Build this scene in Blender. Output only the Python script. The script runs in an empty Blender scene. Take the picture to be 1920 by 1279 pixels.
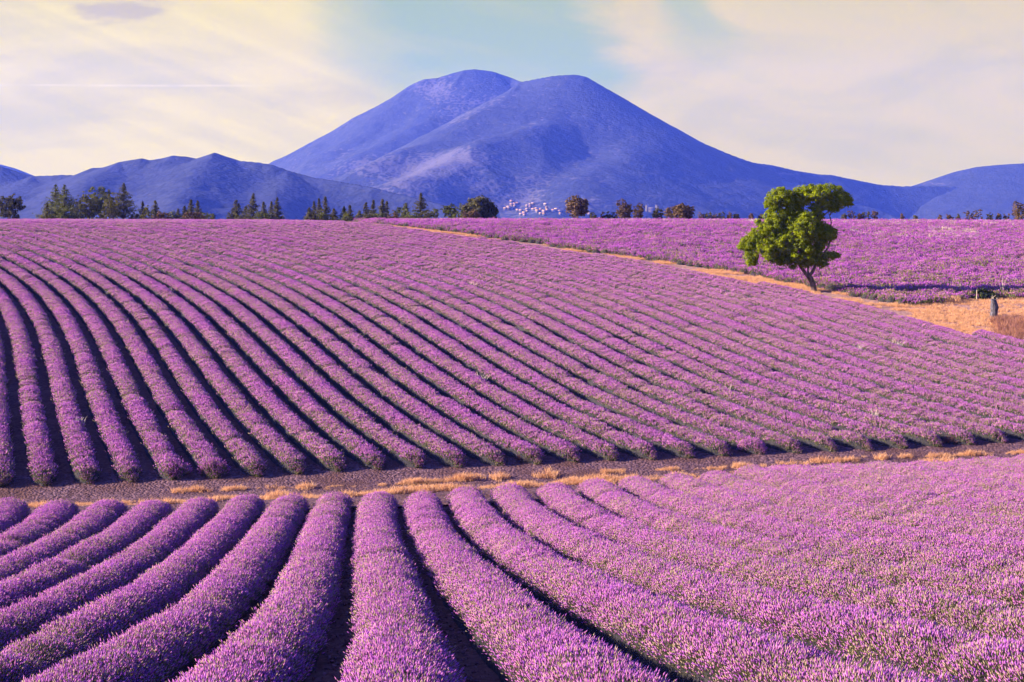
import bpy, math, random
import numpy as np
from mathutils import Vector, Matrix, Euler

sc = bpy.context.scene
rad = math.radians

# ------------------------------------------------------------------ camera
# eye level is Z = 0; the lens looks level along +Y with a little fall (shift)
F_PX, CX, HY = 2667.0, 960.0, 407.0
cam_data = bpy.data.cameras.new('camera')
cam = bpy.data.objects.new('camera', cam_data)
sc.collection.objects.link(cam)
cam.location = (0, 0, 0)
cam.rotation_euler = (rad(90), 0, 0)
cam_data.sensor_width = 36.0
cam_data.lens = 36.0 * F_PX / 1920.0
cam_data.shift_y = -(639.5 - HY) / 1920.0
cam_data.clip_start = 0.5
cam_data.clip_end = 40000
sc.camera = cam

# ------------------------------------------------------------------ light
SUN_EL, SUN_AZ = 20.0, -92.0            # azimuth: degrees clockwise from +Y
world = bpy.data.worlds.new('World'); sc.world = world; world.use_nodes = True
sun_data = bpy.data.lights.new('sun', 'SUN')
sun_data.energy = 5.0; sun_data.angle = rad(0.55); sun_data.color = (1.0, 0.83, 0.78)
sun = bpy.data.objects.new('sun', sun_data); sc.collection.objects.link(sun)
sd = Vector((math.sin(rad(SUN_AZ)) * math.cos(rad(SUN_EL)), math.cos(rad(SUN_AZ)) * math.cos(rad(SUN_EL)), math.sin(rad(SUN_EL))))
sun.rotation_euler = sd.to_track_quat('Z', 'Y').to_euler()
sun.location = sd * 50
sc.view_settings.view_transform = 'Standard'; sc.view_settings.look = 'None'
sc.view_settings.exposure = 1.75; sc.view_settings.gamma = 1.0
sc.view_settings.use_curve_mapping = False
sc.cycles.use_denoising = True
sc.cycles.max_bounces = 5; sc.cycles.diffuse_bounces = 2; sc.cycles.glossy_bounces = 1
sc.cycles.transmission_bounces = 2; sc.cycles.volume_bounces = 0; sc.cycles.transparent_max_bounces = 4

class NT:                                # tiny node helper
    def __init__(s, tree): s.t = tree; tree.nodes.clear()
    def n(s, kind, **kw):
        nd = s.t.nodes.new(kind)
        for k, v in kw.items(): setattr(nd, k, v)
        return nd
    def l(s, a, b): s.t.links.new(a, b)
    def put(s, sock, v):
        if hasattr(v, 'links'): s.l(v, sock)
        else: sock.default_value = v
    def math(s, op, a, b=None, c=None, clamp=False):
        nd = s.n('ShaderNodeMath', operation=op, use_clamp=clamp)
        s.put(nd.inputs[0], a)
        if b is not None: s.put(nd.inputs[1], b)
        if c is not None: s.put(nd.inputs[2], c)
        return nd.outputs[0]
    def ramp(s, v, a, b, lo=0.0, hi=1.0, smooth=True):
        nd = s.n('ShaderNodeMapRange', interpolation_type='SMOOTHSTEP' if smooth else 'LINEAR')
        s.put(nd.inputs[0], v); nd.inputs[1].default_value = a; nd.inputs[2].default_value = b
        nd.inputs[3].default_value = lo; nd.inputs[4].default_value = hi
        return nd.outputs[0]
    def mix(s, f, a, b, blend='MIX'):
        nd = s.n('ShaderNodeMix', data_type='RGBA', blend_type=blend)
        s.put(nd.inputs[0], f)
        for i, v in ((6, a), (7, b)):
            if hasattr(v, 'links'): s.l(v, nd.inputs[i])
            else: nd.inputs[i].default_value = tuple(v)[:3] + (1,)
        return nd.outputs[2]
    def noise(s, vec, scale, detail=3, rough=.5, dist=0.0):
        nd = s.n('ShaderNodeTexNoise'); s.l(vec, nd.inputs['Vector'])
        nd.inputs['Scale'].default_value = scale; nd.inputs['Detail'].default_value = detail
        nd.inputs['Roughness'].default_value = rough; nd.inputs['Distortion'].default_value = dist
        return nd.outputs['Fac']
    def comb(s, x, y, z):
        nd = s.n('ShaderNodeCombineXYZ')
        s.put(nd.inputs[0], x); s.put(nd.inputs[1], y); s.put(nd.inputs[2], z)
        return nd.outputs[0]

def build_world():
    T = NT(world.node_tree)
    out = T.n('ShaderNodeOutputWorld'); bg = T.n('ShaderNodeBackground'); bg.inputs[1].default_value = 0.10
    T.l(bg.outputs[0], out.inputs[0])
    sky = T.n('ShaderNodeTexSky', sky_type='NISHITA', sun_disc=False)
    sky.sun_elevation = rad(SUN_EL); sky.sun_rotation = rad(SUN_AZ)
    sky.air_density = 1.0; sky.dust_density = 0.6; sky.ozone_density = 2.5
    tc = T.n('ShaderNodeTexCoord'); sep = T.n('ShaderNodeSeparateXYZ'); T.l(tc.outputs['Generated'], sep.inputs[0])
    x, y, z = sep.outputs
    az = T.math('ARCTAN2', x, y); el = T.math('ARCSINE', z)
    # thin high cloud: a veil near the horizon that breaks up overhead
    v1 = T.comb(T.math('MULTIPLY', az, 5.0), T.math('MULTIPLY', el, 17.0), 0.3)
    n1 = T.noise(v1, 1.3, 5, .55, .8)
    # streaky cirrus, slanted
    s1 = T.math('ADD', T.math('MULTIPLY', az, 9.0), T.math('MULTIPLY', el, 22.0))
    s2 = T.math('ADD', T.math('MULTIPLY', el, 44.0), T.math('MULTIPLY', az, 16.0))
    n2 = T.noise(T.comb(s1, s2, 2.2), .8, 4, .5, 1.2)
    azn = T.math('ADD', az, T.math('MULTIPLY', T.math('SUBTRACT', n1, .5), .11))
    azn = T.math('ADD', azn, T.math('MULTIPLY', T.math('SUBTRACT', el, .12), .35))
    gap = T.math('MULTIPLY', T.ramp(azn, -.150, -.075), T.ramp(azn, .085, .04))
    gap = T.math('MULTIPLY', gap, T.ramp(el, .055, .11))
    gap2 = T.math('MULTIPLY', T.ramp(azn, .10, .125), T.ramp(azn, .18, .14))
    gap2 = T.math('MULTIPLY', gap2, T.ramp(el, .09, .15, 0, .75))
    gap = T.math('MAXIMUM', gap, gap2)
    dens = T.math('ADD', T.math('MULTIPLY', T.math('SUBTRACT', n1, .5), .9), T.math('MULTIPLY', T.math('SUBTRACT', n2, .5), .34))
    base = T.math('SUBTRACT', .93, T.math('MULTIPLY', gap, .86))
    veil = T.math('ADD', base, dens, clamp=True)
    veil = T.math('MULTIPLY', veil, T.ramp(el, .32, .155))
    # cloud colour: yellower towards the sun, greyer-pink away from it
    toward = T.ramp(az, .33, -.36)
    ccol = T.mix(toward, (2.25, 1.88, .34), (2.68, 2.25, .12))
    warm = T.math('MULTIPLY', T.math('MULTIPLY', T.ramp(n2, .42, .7), T.ramp(az, .02, -.16)), .40)
    ccol = T.mix(warm, ccol, (3.05, 2.6, .10))
    grey = T.math('MULTIPLY', T.ramp(n1, .56, .36), .35)
    ccol = T.mix(grey, ccol, (1.8, 1.44, .34))
    blue = T.mix(1.0, sky.outputs[0], (.34, .37, 1.28), 'MULTIPLY')
    clear = T.mix(T.ramp(el, .16, .5), (1.18, 1.55, .45), blue)
    clear = T.mix(T.ramp(el, .18, .45), clear, blue)
    col = T.mix(veil, clear, ccol)
    # one small violet-grey cloud high on the left
    cx = T.math('DIVIDE', T.math('ADD', az, .268), .036); cy = T.math('DIVIDE', T.math('SUBTRACT', el, .1385), .0095)
    n3 = T.noise(T.comb(T.math('MULTIPLY', az, 40.0), T.math('MULTIPLY', el, 110.0), 5.0), 1.0, 4, .6)
    cy = T.math('SUBTRACT', cy, T.math('MULTIPLY', cx, .35))
    r2 = T.math('ADD', T.math('MULTIPLY', cx, cx), T.math('MULTIPLY', cy, cy))
    r2 = T.math('ADD', r2, T.math('MULTIPLY', T.math('SUBTRACT', n3, .5), 3.2))
    col = T.mix(T.ramp(r2, 1.1, .1, 0, .6), col, (1.45, 1.22, .45))
    # vapour trail
    line = T.math('ABSOLUTE', T.math('SUBTRACT', T.math('SUBTRACT', el, .0945), T.math('MULTIPLY', az, .021)))
    tr = T.math('MULTIPLY', T.ramp(line, .0011, .0001), T.math('MULTIPLY', T.ramp(az, -.15, -.2), T.ramp(n3, .25, .6)))
    col = T.mix(T.math('MULTIPLY', tr, .6), col, (3.0, 2.6, 1.9))
    T.l(col, bg.inputs[0])
build_world()

# ------------------------------------------------------------------ helpers
rng = np.random.default_rng(7)
random.seed(7)
COL = sc.collection

def tag(o, label=None, cat=None, group=None, kind=None):
    if label: o['label'] = label
    if cat: o['category'] = cat
    if group: o['group'] = group
    if kind: o['kind'] = kind
    return o

def mesh_np(name, verts, faces, mats=(), parent=None, smooth=False, mat_idx=None, link=True, loc=None):
    """faces: list of (n,k) int arrays"""
    me = bpy.data.meshes.new(name)
    verts = np.asarray(verts, np.float32)
    me.vertices.add(len(verts)); me.vertices.foreach_set('co', verts.ravel())
    fl = [np.asarray(f, np.int32) for f in faces if len(f)]
    loops = np.concatenate([f.ravel() for f in fl]); tot = np.concatenate([np.full(len(f), f.shape[1], np.int32) for f in fl])
    me.loops.add(len(loops)); me.loops.foreach_set('vertex_index', loops)
    me.polygons.add(len(tot))
    st = np.zeros(len(tot), np.int32); st[1:] = np.cumsum(tot)[:-1]
    me.polygons.foreach_set('loop_start', st); me.polygons.foreach_set('loop_total', tot)
    for m in mats: me.materials.append(m)
    if mat_idx is not None: me.polygons.foreach_set('material_index', np.asarray(mat_idx, np.int32))
    if smooth: me.polygons.foreach_set('use_smooth', np.ones(len(tot), bool))
    me.update(calc_edges=True); me.validate()
    o = bpy.data.objects.new(name, me)
    if link: COL.objects.link(o)
    if parent: o.parent = parent
    if loc is not None: o.location = loc
    return o

def empty(name, loc, label=None, cat=None, group=None):
    o = bpy.data.objects.new(name, None); COL.objects.link(o); o.location = loc
    o.empty_display_size = .3
    return tag(o, label, cat, group)

def hash2(ix, iy, seed):
    h = (ix.astype(np.int64) * 374761393 + iy.astype(np.int64) * 668265263 + seed * 1442695041) & 0x7fffffff
    h = ((h ^ (h >> 13)) * 1274126177) & 0x7fffffff
    return ((h ^ (h >> 16)) & 0xffff) / 65535.0
def vnoise(x, y, seed=0):
    x = np.asarray(x, float); y = np.asarray(y, float)
    ix = np.floor(x); iy = np.floor(y); fx = x - ix; fy = y - iy
    fx = fx * fx * (3 - 2 * fx); fy = fy * fy * (3 - 2 * fy)
    a = hash2(ix, iy, seed); b = hash2(ix + 1, iy, seed); c = hash2(ix, iy + 1, seed); d = hash2(ix + 1, iy + 1, seed)
    return (a * (1 - fx) + b * fx) * (1 - fy) + (c * (1 - fx) + d * fx) * fy
def fbm(x, y, seed=0, o=4, g=.5):
    s = 0; a = 1; t = 0
    for i in range(o):
        s = s + a * (vnoise(x, y, seed + i * 17) * 2 - 1); t += a; a *= g; x = x * 2.03 + 5.1; y = y * 2.03 + 1.7
    return s / t
def smooth(a, b, x):
    t = np.clip((x - a) / (b - a), 0, 1); return t * t * (3 - 2 * t)

def material(name, fn, rough=.9):
    m = bpy.data.materials.new(name); m.use_nodes = True
    T = NT(m.node_tree); out = T.n('ShaderNodeOutputMaterial'); fn(T, out); return m
def diffuse_out(T, out, col, bump=None, strength=.5, dist=.05, rough=.95, spec=.1):
    p = T.n('ShaderNodeBsdfPrincipled'); T.put(p.inputs['Base Color'], col if hasattr(col, 'links') else tuple(col) + (1,))
    p.inputs['Roughness'].default_value = rough; p.inputs['Specular IOR Level'].default_value = spec
    if bump is not None:
        b = T.n('ShaderNodeBump'); b.inputs['Strength'].default_value = strength; b.inputs['Distance'].default_value = dist
        T.l(bump, b.inputs['Height']); T.l(b.outputs[0], p.inputs['Normal'])
    T.l(p.outputs[0], out.inputs[0])
def leaf_out(T, out, col, trans=.3):
    d = T.n('ShaderNodeBsdfDiffuse'); t = T.n('ShaderNodeBsdfTranslucent'); m = T.n('ShaderNodeMixShader')
    for n_ in (d, t): T.put(n_.inputs[0], col if hasattr(col, 'links') else tuple(col) + (1,))
    m.inputs[0].default_value = trans
    T.l(d.outputs[0], m.inputs[1]); T.l(t.outputs[0], m.inputs[2]); T.l(m.outputs[0], out.inputs[0])
def island_rand(T): return T.n('ShaderNodeNewGeometry').outputs['Random Per Island']
def obj_rand(T): return T.n('ShaderNodeObjectInfo').outputs['Random']
def inst_attr(T, name): return T.n('ShaderNodeAttribute', attribute_name=name, attribute_type='INSTANCER').outputs['Fac']
def geo_attr(T, name): return T.n('ShaderNodeAttribute', attribute_name=name, attribute_type='GEOMETRY').outputs['Fac']
def objco(T): return T.n('ShaderNodeTexCoord').outputs['Object']
def worldpos(T): return T.n('ShaderNodeNewGeometry').outputs['Position']

# ------------------------------------------------------------------ terrain
PHI_MID = [-16.7582, 41.64832, 13.12948, -32.9339, 8.713564, 2.092752, 1.050269, -0.7022975, -30.68439, 155.7247, -22.63404, -115.1537, 51.89774, 12.89872, -7.417124, -28.81557, 88.18854, -54.88487, -68.64184, 92.57726, -26.86029, 7.467194, 29.60563, -56.62064, 60.65514, -20.9341, -6.472417, 40.18897, -54.35587, 17.83651, -58.38097, -42.55584, 38.44059, -65.73702, 36.95616, 1.81779]
PHI_NEAR = [7.889795, 0.2425076, -4.108192, 10.7446, -7.170746, 1.498394, -1.245238, 20.2238, 11.80619, -17.52591, 4.607419, 16.94655, -40.10664, 27.41832, -5.903312, 10.00229, -8.957517, 0.6563895, -6.03002, 5.268427, 0.04259643]
TER_MID = [-17.43674, 6.478945, -0.8080709, 0.11066, -0.002669696, 4.310737, -5.924254, 2.015141, -0.2428115, 3.057729, -1.459132, 0.2299075, -0.1173633, 0.01248478, -0.007563466]
TER_NEAR = [-4.028782, -5.746253, -0.1317769, 0.3681279, -0.1542507, 5.944926, -9.675174, 8.03659, -2.396618, -2.496713, 4.463395, -2.11203, 0.5717713, -0.5946421, -0.04531767]
def poly(c, x, y, d):
    s = 0; n = 0
    for i in range(d + 1):
        for j in range(d + 1 - i):
            s = s + c[n] * x ** i * y ** j; n += 1
    return s
def poly_g(c, x, y, d):
    gx = 0; gy = 0; n = 0
    for i in range(d + 1):
        for j in range(d + 1 - i):
            if i: gx = gx + c[n] * i * x ** (i - 1) * y ** j
            if j: gy = gy + c[n] * j * x ** i * y ** (j - 1)
            n += 1
    return gx, gy
def track_y(X):                          # plan line of the stony track between the two fields
    return 58.6 + 0.012 * X - 0.0012 * X * X
def H(X, Y):
    X = np.asarray(X, float); Y = np.asarray(Y, float)
    Yn = np.clip(Y, 15.5, 68.0); Xn = np.clip(X, -.41 * Yn - 1, .41 * Yn + 1)
    near = poly(TER_NEAR, Xn / 50, Yn / 50, 4)
    Ym = np.clip(Y, 54.5, 198.0); Xm = np.clip(X, -.40 * Ym, .41 * Ym)
    mid = poly(TER_MID, Xm / 50, Ym / 50, 4)
    t = smooth(-5.0, 4.0, Y - track_y(X))
    h = near * (1 - t) + mid * t - .33
    cap = -.95 - 24.0 * smooth(420, 1500, Y) - .0012 * np.maximum(Y - 420, 0) * smooth(420, 900, Y) * 0
    k = .35
    return -k * np.log(np.exp(-h / k) + np.exp(-cap / k))
def to_px(X, Y, Z): return CX + F_PX * X / Y, HY - F_PX * Z / Y
_YS = np.concatenate([np.arange(14, 75, .1), np.arange(75, 400, .4)])
def unproject(px, py, lift=0.0):
    """where the sight line through a picture point meets the ground (plus lift)"""
    px = np.atleast_1d(np.asarray(px, float)); py = np.atleast_1d(np.asarray(py, float)); R = []
    for a, b in zip(px, py):
        X = (a - CX) / F_PX * _YS; Z = -(b - HY) / F_PX * _YS
        g = H(X, _YS) + lift - Z
        i = np.nonzero(g > 0)[0]
        i = i[0] if len(i) else len(_YS) - 1
        if i > 0 and g[i] > 0 and g[i - 1] <= 0:
            f = -g[i - 1] / (g[i] - g[i - 1]); yy = _YS[i - 1] + f * (_YS[i] - _YS[i - 1])
        else: yy = _YS[i]
        R.append(((a - CX) / F_PX * yy, yy))
    return np.array(R)
def curve_px(pts, n=80):
    p = np.array(pts, float); xs = np.linspace(p[0, 0], p[-1, 0], n); return xs, np.interp(xs, p[:, 0], p[:, 1])

# picture outlines of the ground cover, turned into places on the ground
MID_FOOT = [(-250, 925), (0, 917), (200, 908), (330, 903), (490, 896), (700, 883), (900, 877), (1110, 867), (1280, 862), (1400, 856), (1600, 847), (1740, 842), (1900, 832), (2100, 815)]
NEAR_END = [(-250, 980), (0, 968), (300, 966), (560, 955), (800, 948), (1000, 938), (1200, 922), (1500, 900), (1920, 872), (2100, 862)]
DIRT_LOW = [(600, 413), (640, 415), (712, 428), (800, 438), (883, 450), (987, 463), (1071, 476), (1123, 485), (1196, 493), (1300, 511), (1374, 531), (1461, 544), (1526, 557), (1590, 576), (1655, 596), (1752, 619), (1817, 632), (1920, 645), (2100, 668)]
DIRT_UP = [(590, 414), (640, 414.5), (692, 421), (796, 431), (883, 441), (946, 451), (1008, 457), (1092, 472), (1196, 485), (1300, 500), (1413, 516), (1461, 529), (1513, 536), (1590, 553), (1623, 560), (1704, 574), (1758, 571), (1817, 562), (1920, 560), (2100, 560)]

# ------------------------------------------------------------------ materials
def m_soil(T, out):
    p = worldpos(T)
    n = T.noise(p, .9, 5, .65); n2 = T.noise(p, 7.0, 4, .7)
    c = T.mix(T.ramp(n, .3, .7), (.07, .032, .028), (.14, .07, .055)); c = T.mix(T.ramp(n2, .35, .75), c, (.20, .11, .09))
    diffuse_out(T, out, c, T.noise(p, 9, 5, .75), .9, .12)
SOIL = material('soil', m_soil)
def m_gravel(T, out):
    p = worldpos(T)
    v = T.n('ShaderNodeTexVoronoi'); v.inputs['Scale'].default_value = 9.0; T.l(p, v.inputs['Vector'])
    sp = T.n('ShaderNodeSeparateColor'); T.l(v.outputs['Color'], sp.inputs[0])
    c = T.mix(sp.outputs[0], (.062, .030, .034), (.19, .11, .12)); c = T.mix(T.ramp(T.noise(p, .5, 4, .6), .4, .68), c, (.10, .05, .045))
    diffuse_out(T, out, c, T.math('SUBTRACT', T.noise(p, 10, 3, .7), v.outputs['Distance']), .9, .08)
GRAVEL = material('stony_earth', m_gravel)
def m_dirt(T, out):
    p = worldpos(T)
    n = T.noise(p, .35, 5, .7); n2 = T.noise(p, 4, 4, .75)
    c = T.mix(T.ramp(n, .35, .65), (.34, .18, .135), (.46, .285, .205)); c = T.mix(T.ramp(n2, .42, .68), c, (.19, .09, .075))
    diffuse_out(T, out, c, T.noise(p, 6, 5, .75), .9, .12)
DIRT = material('dry_dirt', m_dirt)

GN_GREEN = 'green'
def m_flower(T, out, a=(.38, .10, .50), b=(.62, .235, .51), dry=(.43, .335, .215)):
    r = island_rand(T); g = inst_attr(T, GN_GREEN); o = obj_rand(T)
    c = T.mix(T.ramp(r, .1, .8, smooth=False), a, b)
    f = T.math('ADD', T.math('MULTIPLY', g, .62), T.math('SUBTRACT', T.math('FRACT', T.math('MULTIPLY', r, 17.3)), .90))
    c = T.mix(T.ramp(f, .0, .12), c, dry)
    hsv = T.n('ShaderNodeHueSaturation'); T.put(hsv.inputs['Value'], T.ramp(o, 0, 1, .82, 1.15, False)); T.put(hsv.inputs['Hue'], T.ramp(T.math('FRACT', T.math('MULTIPLY', o, 7.7)), 0, 1, .485, .515, False))
    T.l(c, hsv.inputs['Color'])
    leaf_out(T, out, hsv.outputs[0], .3)
FLOWER = material('lavender_flower', m_flower)
FLOWER_FAR = material('lavender_flower_far', lambda T, o: m_flower(T, o, (.42, .09, .52), (.56, .175, .53), (.38, .28, .14)))
def m_stem(T, out):
    r = island_rand(T); g = inst_attr(T, GN_GREEN)
    c = T.mix(r, (.12, .14, .07), (.24, .22, .12)); c = T.mix(T.math('MULTIPLY', g, .6), c, (.24, .26, .085))
    leaf_out(T, out, c, .3)
STEM = material('lavender_stem', m_stem)
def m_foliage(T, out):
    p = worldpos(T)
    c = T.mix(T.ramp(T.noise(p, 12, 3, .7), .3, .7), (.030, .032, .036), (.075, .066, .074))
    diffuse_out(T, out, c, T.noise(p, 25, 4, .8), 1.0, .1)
FOLIAGE = material('lavender_foliage', m_foliage)
def m_drygrass(T, out, a=(.58, .30, .14), b=(.74, .47, .26)):
    r = island_rand(T); o = obj_rand(T)
    c = T.mix(r, a, b); c = T.mix(T.ramp(o, .5, 1, 0, .5), c, (.55, .27, .13)); leaf_out(T, out, c, .35)
DRYGRASS = material('dry_grass', m_drygrass)
REDGRASS = material('reddish_grass', lambda T, o: m_drygrass(T, o, (.24, .10, .08), (.36, .19, .13)))
PALE = material('pale_straw', lambda T, o: m_drygrass(T, o, (.56, .47, .35), (.70, .62, .49)))
def m_bark(T, out, a=(.075, .05, .045), b=(.22, .16, .14)):
    p = objco(T)
    mp = T.n('ShaderNodeMapping'); mp.inputs['Scale'].default_value = (1, 1, .25); T.l(p, mp.inputs[0])
    n = T.noise(mp.outputs[0], 9, 5, .7)
    diffuse_out(T, out, T.mix(T.ramp(n, .35, .7), a, b), n, 1.0, .06)
BARK = material('bark', m_bark)
def leaf_mat(name, a, b, trans=.3):
    def fn(T, out):
        r = island_rand(T); p = objco(T)
        c = T.mix(r, a, b); c = T.mix(T.ramp(T.noise(p, .9, 2), .35, .7, 0, .5), c, tuple(x * .6 for x in a)); leaf_out(T, out, c, trans)
    return material(name, fn)

# ------------------------------------------------------------------ haze, mountains
HAZE = [(-9000, -300), ]
def build_haze():
    x0, x1, y0, y1, z0, z1 = -3600, 3600, -400, 5180, -60, 545
    v = [(x, y, z) for x in (x0, x1) for y in (y0, y1) for z in (z0, z1)]
    f = [(0, 1, 3, 2), (4, 6, 7, 5), (0, 4, 5, 1), (2, 3, 7, 6), (0, 2, 6, 4), (1, 5, 7, 3)]
    m = bpy.data.materials.new('haze_air'); m.use_nodes = True
    T = NT(m.node_tree); out = T.n('ShaderNodeOutputMaterial'); p = T.n('ShaderNodeVolumePrincipled')
    p.inputs['Color'].default_value = (.075, .145, 1.0, 1); p.inputs['Density'].default_value = .000135
    p.inputs['Absorption Color'].default_value = (1, 1, 1, 1)
    p.inputs['Anisotropy'].default_value = 0.12
    T.l(p.outputs[0], out.inputs['Volume'])
    o = mesh_np('haze', v, [np.array(f)], [m]); tag(o, 'thin blue haze filling the valley air', None, None, 'stuff')
build_haze()

def m_mountain(T, out):
    p = worldpos(T); rk = geo_attr(T, 'rock')
    v = T.n('ShaderNodeTexVoronoi'); v.inputs['Scale'].default_value = .085; T.l(p, v.inputs['Vector'])
    v2 = T.n('ShaderNodeTexVoronoi'); v2.inputs['Scale'].default_value = .16; T.l(p, v2.inputs['Vector'])
    n = T.noise(p, .035, 6, .75)
    tree = T.mix(T.ramp(n, .35, .65), (.020, .025, .046), (.036, .042, .072))  # forest albedo tinted blue: part of the distance haze is put into the colour
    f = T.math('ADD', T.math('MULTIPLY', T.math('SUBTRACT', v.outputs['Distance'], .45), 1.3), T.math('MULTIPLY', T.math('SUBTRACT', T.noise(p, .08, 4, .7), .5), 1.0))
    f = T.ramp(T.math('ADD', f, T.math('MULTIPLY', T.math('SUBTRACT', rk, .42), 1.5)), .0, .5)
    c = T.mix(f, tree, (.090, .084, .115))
    h = T.math('ADD', T.math('MULTIPLY', v.outputs['Distance'], -1.0), T.math('MULTIPLY', v2.outputs['Distance'], -.6))
    diffuse_out(T, out, c, h, .22, 6.0)
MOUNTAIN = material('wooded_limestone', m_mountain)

def ridge_pts(pts):
    """(picture x, picture y, distance) along a crest -> (X, Y, Z)"""
    return np.array([((a - CX) / F_PX * d, d, (HY - b) / F_PX * d) for a, b, d in pts])
def relief(name, ridges, x0, x1, y0, y1, nx, ny, floor, label, slope=.62, rough=1.0, rockf=None, seed=3, crests=1):
    X, Y = np.meshgrid(np.linspace(x0, x1, nx), np.linspace(y0, y1, ny))
    Z = np.full(X.shape, -1e9); D = np.full(X.shape, 1e9)
    wx = X + 25 * fbm(X / 160, Y / 160, seed); wy = Y + 25 * fbm(X / 160, Y / 160, seed + 50)
    Zs = []; DC = np.full(X.shape, 1e9)
    for ri, (pts, sl) in enumerate(ridges):
        P = ridge_pts(pts); Z = np.full(X.shape, -1e9)
        for a, b in zip(P[:-1], P[1:]):
            ab = b[:2] - a[:2]; t = np.clip(((X - a[0]) * ab[0] + (Y - a[1]) * ab[1]) / (ab @ ab), 0, 1)
            dx = X - (a[0] + t * ab[0]); dy = Y - (a[1] + t * ab[1]); d = np.hypot(dx, dy)
            h = a[2] + t * (b[2] - a[2]) - sl * d * (1 - .00016 * np.minimum(d, 1500))
            D = np.minimum(D, d)
            if ri < crests: DC = np.minimum(DC, d)
            Z = np.maximum(Z, h)
        Zs.append(Z)
    Z = Zs[0]
    for z_ in Zs[1:]:
        df = Z - z_; Z = np.maximum(Z, z_) + 9.0 * np.log1p(np.exp(-np.abs(df) / 9.0)) * smooth(20, 120, D)
    B = Z.copy()
    for _ in range(110):
        B[1:-1, 1:-1] = (B[1:-1, 1:-1] * 2 + B[:-2, 1:-1] + B[2:, 1:-1] + B[1:-1, :-2] + B[1:-1, 2:]) / 6
    w = smooth(0, 110, DC); Z = Z * (1 - w) + B * w
    amp = smooth(10, 260, DC)
    gul = np.abs(fbm(wx / 230, wy / 380, seed + 9, 3, .4))
    Z = Z + rough * amp * (20 * fbm(wx / 240, wy / 240, seed + 1, 5, .5) - 18 * (gul - .25)) + rough * 1.0 * fbm(X / 16, Y / 16, seed + 4, 2)
    Z = np.maximum(Z, floor - 8 + 5 * fbm(X / 300, Y / 300, seed + 8))
    idx = np.arange(nx * ny).reshape(ny, nx)
    f = np.stack([idx[:-1, :-1], idx[:-1, 1:], idx[1:, 1:], idx[1:, :-1]], -1).reshape(-1, 4)
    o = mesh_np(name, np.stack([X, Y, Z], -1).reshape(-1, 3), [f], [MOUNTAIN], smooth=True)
    at = o.data.attributes.new('rock', 'FLOAT', 'POINT')
    px, py = to_px(X, Y, Z)
    at.data.foreach_set('value', (rockf(X, Y, Z, px, py) if rockf else np.full(X.shape, .2)).astype(np.float32).ravel())
    return tag(o, label, None, None, 'structure')
def blob(px, py, cx, cy, rx, ry): return np.exp(-((px - cx) / rx) ** 2 - ((py - cy) / ry) ** 2)
def rock_main(X, Y, Z, px, py):
    r = .16 + .25 * fbm(X / 180, Y / 180, 77, 4)
    for cx, cy, rx, ry, a in ((790, 330, 90, 40, .55), (870, 300, 70, 25, .4), (850, 215, 45, 22, .35), (900, 190, 60, 14, .3), (820, 168, 40, 20, .5), (960, 385, 60, 22, .65), (1000, 340, 45, 18, .45), (700, 315, 60, 18, .4), (985, 365, 40, 14, .35), (900, 350, 50, 14, .5), (1110, 380, 40, 14, .25), (1545, 322, 34, 6, .9), (1480, 326, 22, 4, .6)):
        r = r + a * blob(px, py, cx, cy, rx, ry)
    return r
BACK = [(430, 345, 4900), (510, 303, 4900), (545, 287, 4900), (580, 268, 4900), (620, 247, 4900), (660, 222, 4900), (700, 202, 4900), (740, 180, 4900), (770, 159, 4900), (795, 148, 4900), (820, 146, 4900), (845, 138, 4900), (870, 131, 4900), (890, 129, 4900), (925, 134, 4900), (960, 146, 4900), (990, 158, 4800), (1030, 190, 4700)]
FRONT = [(978, 153, 4100), (1010, 147, 4080), (1035, 142, 4060), (1060, 140, 4050), (1085, 140, 4050), (1100, 144, 4050), (1115, 153, 4050), (1140, 167, 4060), (1165, 181, 4070), (1190, 196, 4080), (1210, 209, 4090), (1240, 226, 4100), (1270, 244, 4120), (1300, 259, 4140), (1330, 273, 4160), (1370, 290, 4180), (1410, 304, 4200), (1450, 310, 4230), (1490, 319, 4260), (1530, 326, 4290), (1560, 328, 4310), (1600, 336, 4340), (1650, 346, 4380), (1690, 349, 4400), (1730, 348, 4420), (1800, 350, 4450)]
SPUR1 = [(978, 153, 4100), (930, 182, 3980), (885, 214, 3880), (860, 236, 3800), (780, 266, 3650), (690, 297, 3480), (600, 336, 3330), (540, 372, 3200)]
SPUR2 = [(1040, 215, 3850), (1000, 236, 3700), (960, 243, 3620), (900, 260, 3500), (840, 285, 3350), (780, 320, 3200), (735, 368, 3050)]
SPUR3 = [(1180, 260, 3700), (1130, 300, 3450), (1060, 345, 3200), (1010, 388, 3000)]
SPUR4 = [(1420, 318, 3900), (1370, 352, 3600), (1330, 392, 3300)]
BSPUR = [(870, 131, 4900), (800, 215, 4600), (700, 262, 4400), (610, 310, 4250)]
BSPUR2 = [(770, 159, 4900), (690, 235, 4650), (600, 290, 4500)]
relief('mountain', [(BACK, .7), (FRONT, .62), (SPUR1, .55), (SPUR2, .5), (SPUR3, .42), (SPUR4, .4), (BSPUR, .55), (BSPUR2, .6)], -1700, 2100, 2750, 5080, 560, 360, -10, 'broad blue mountain with two rounded summits', rockf=rock_main, crests=2)
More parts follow.
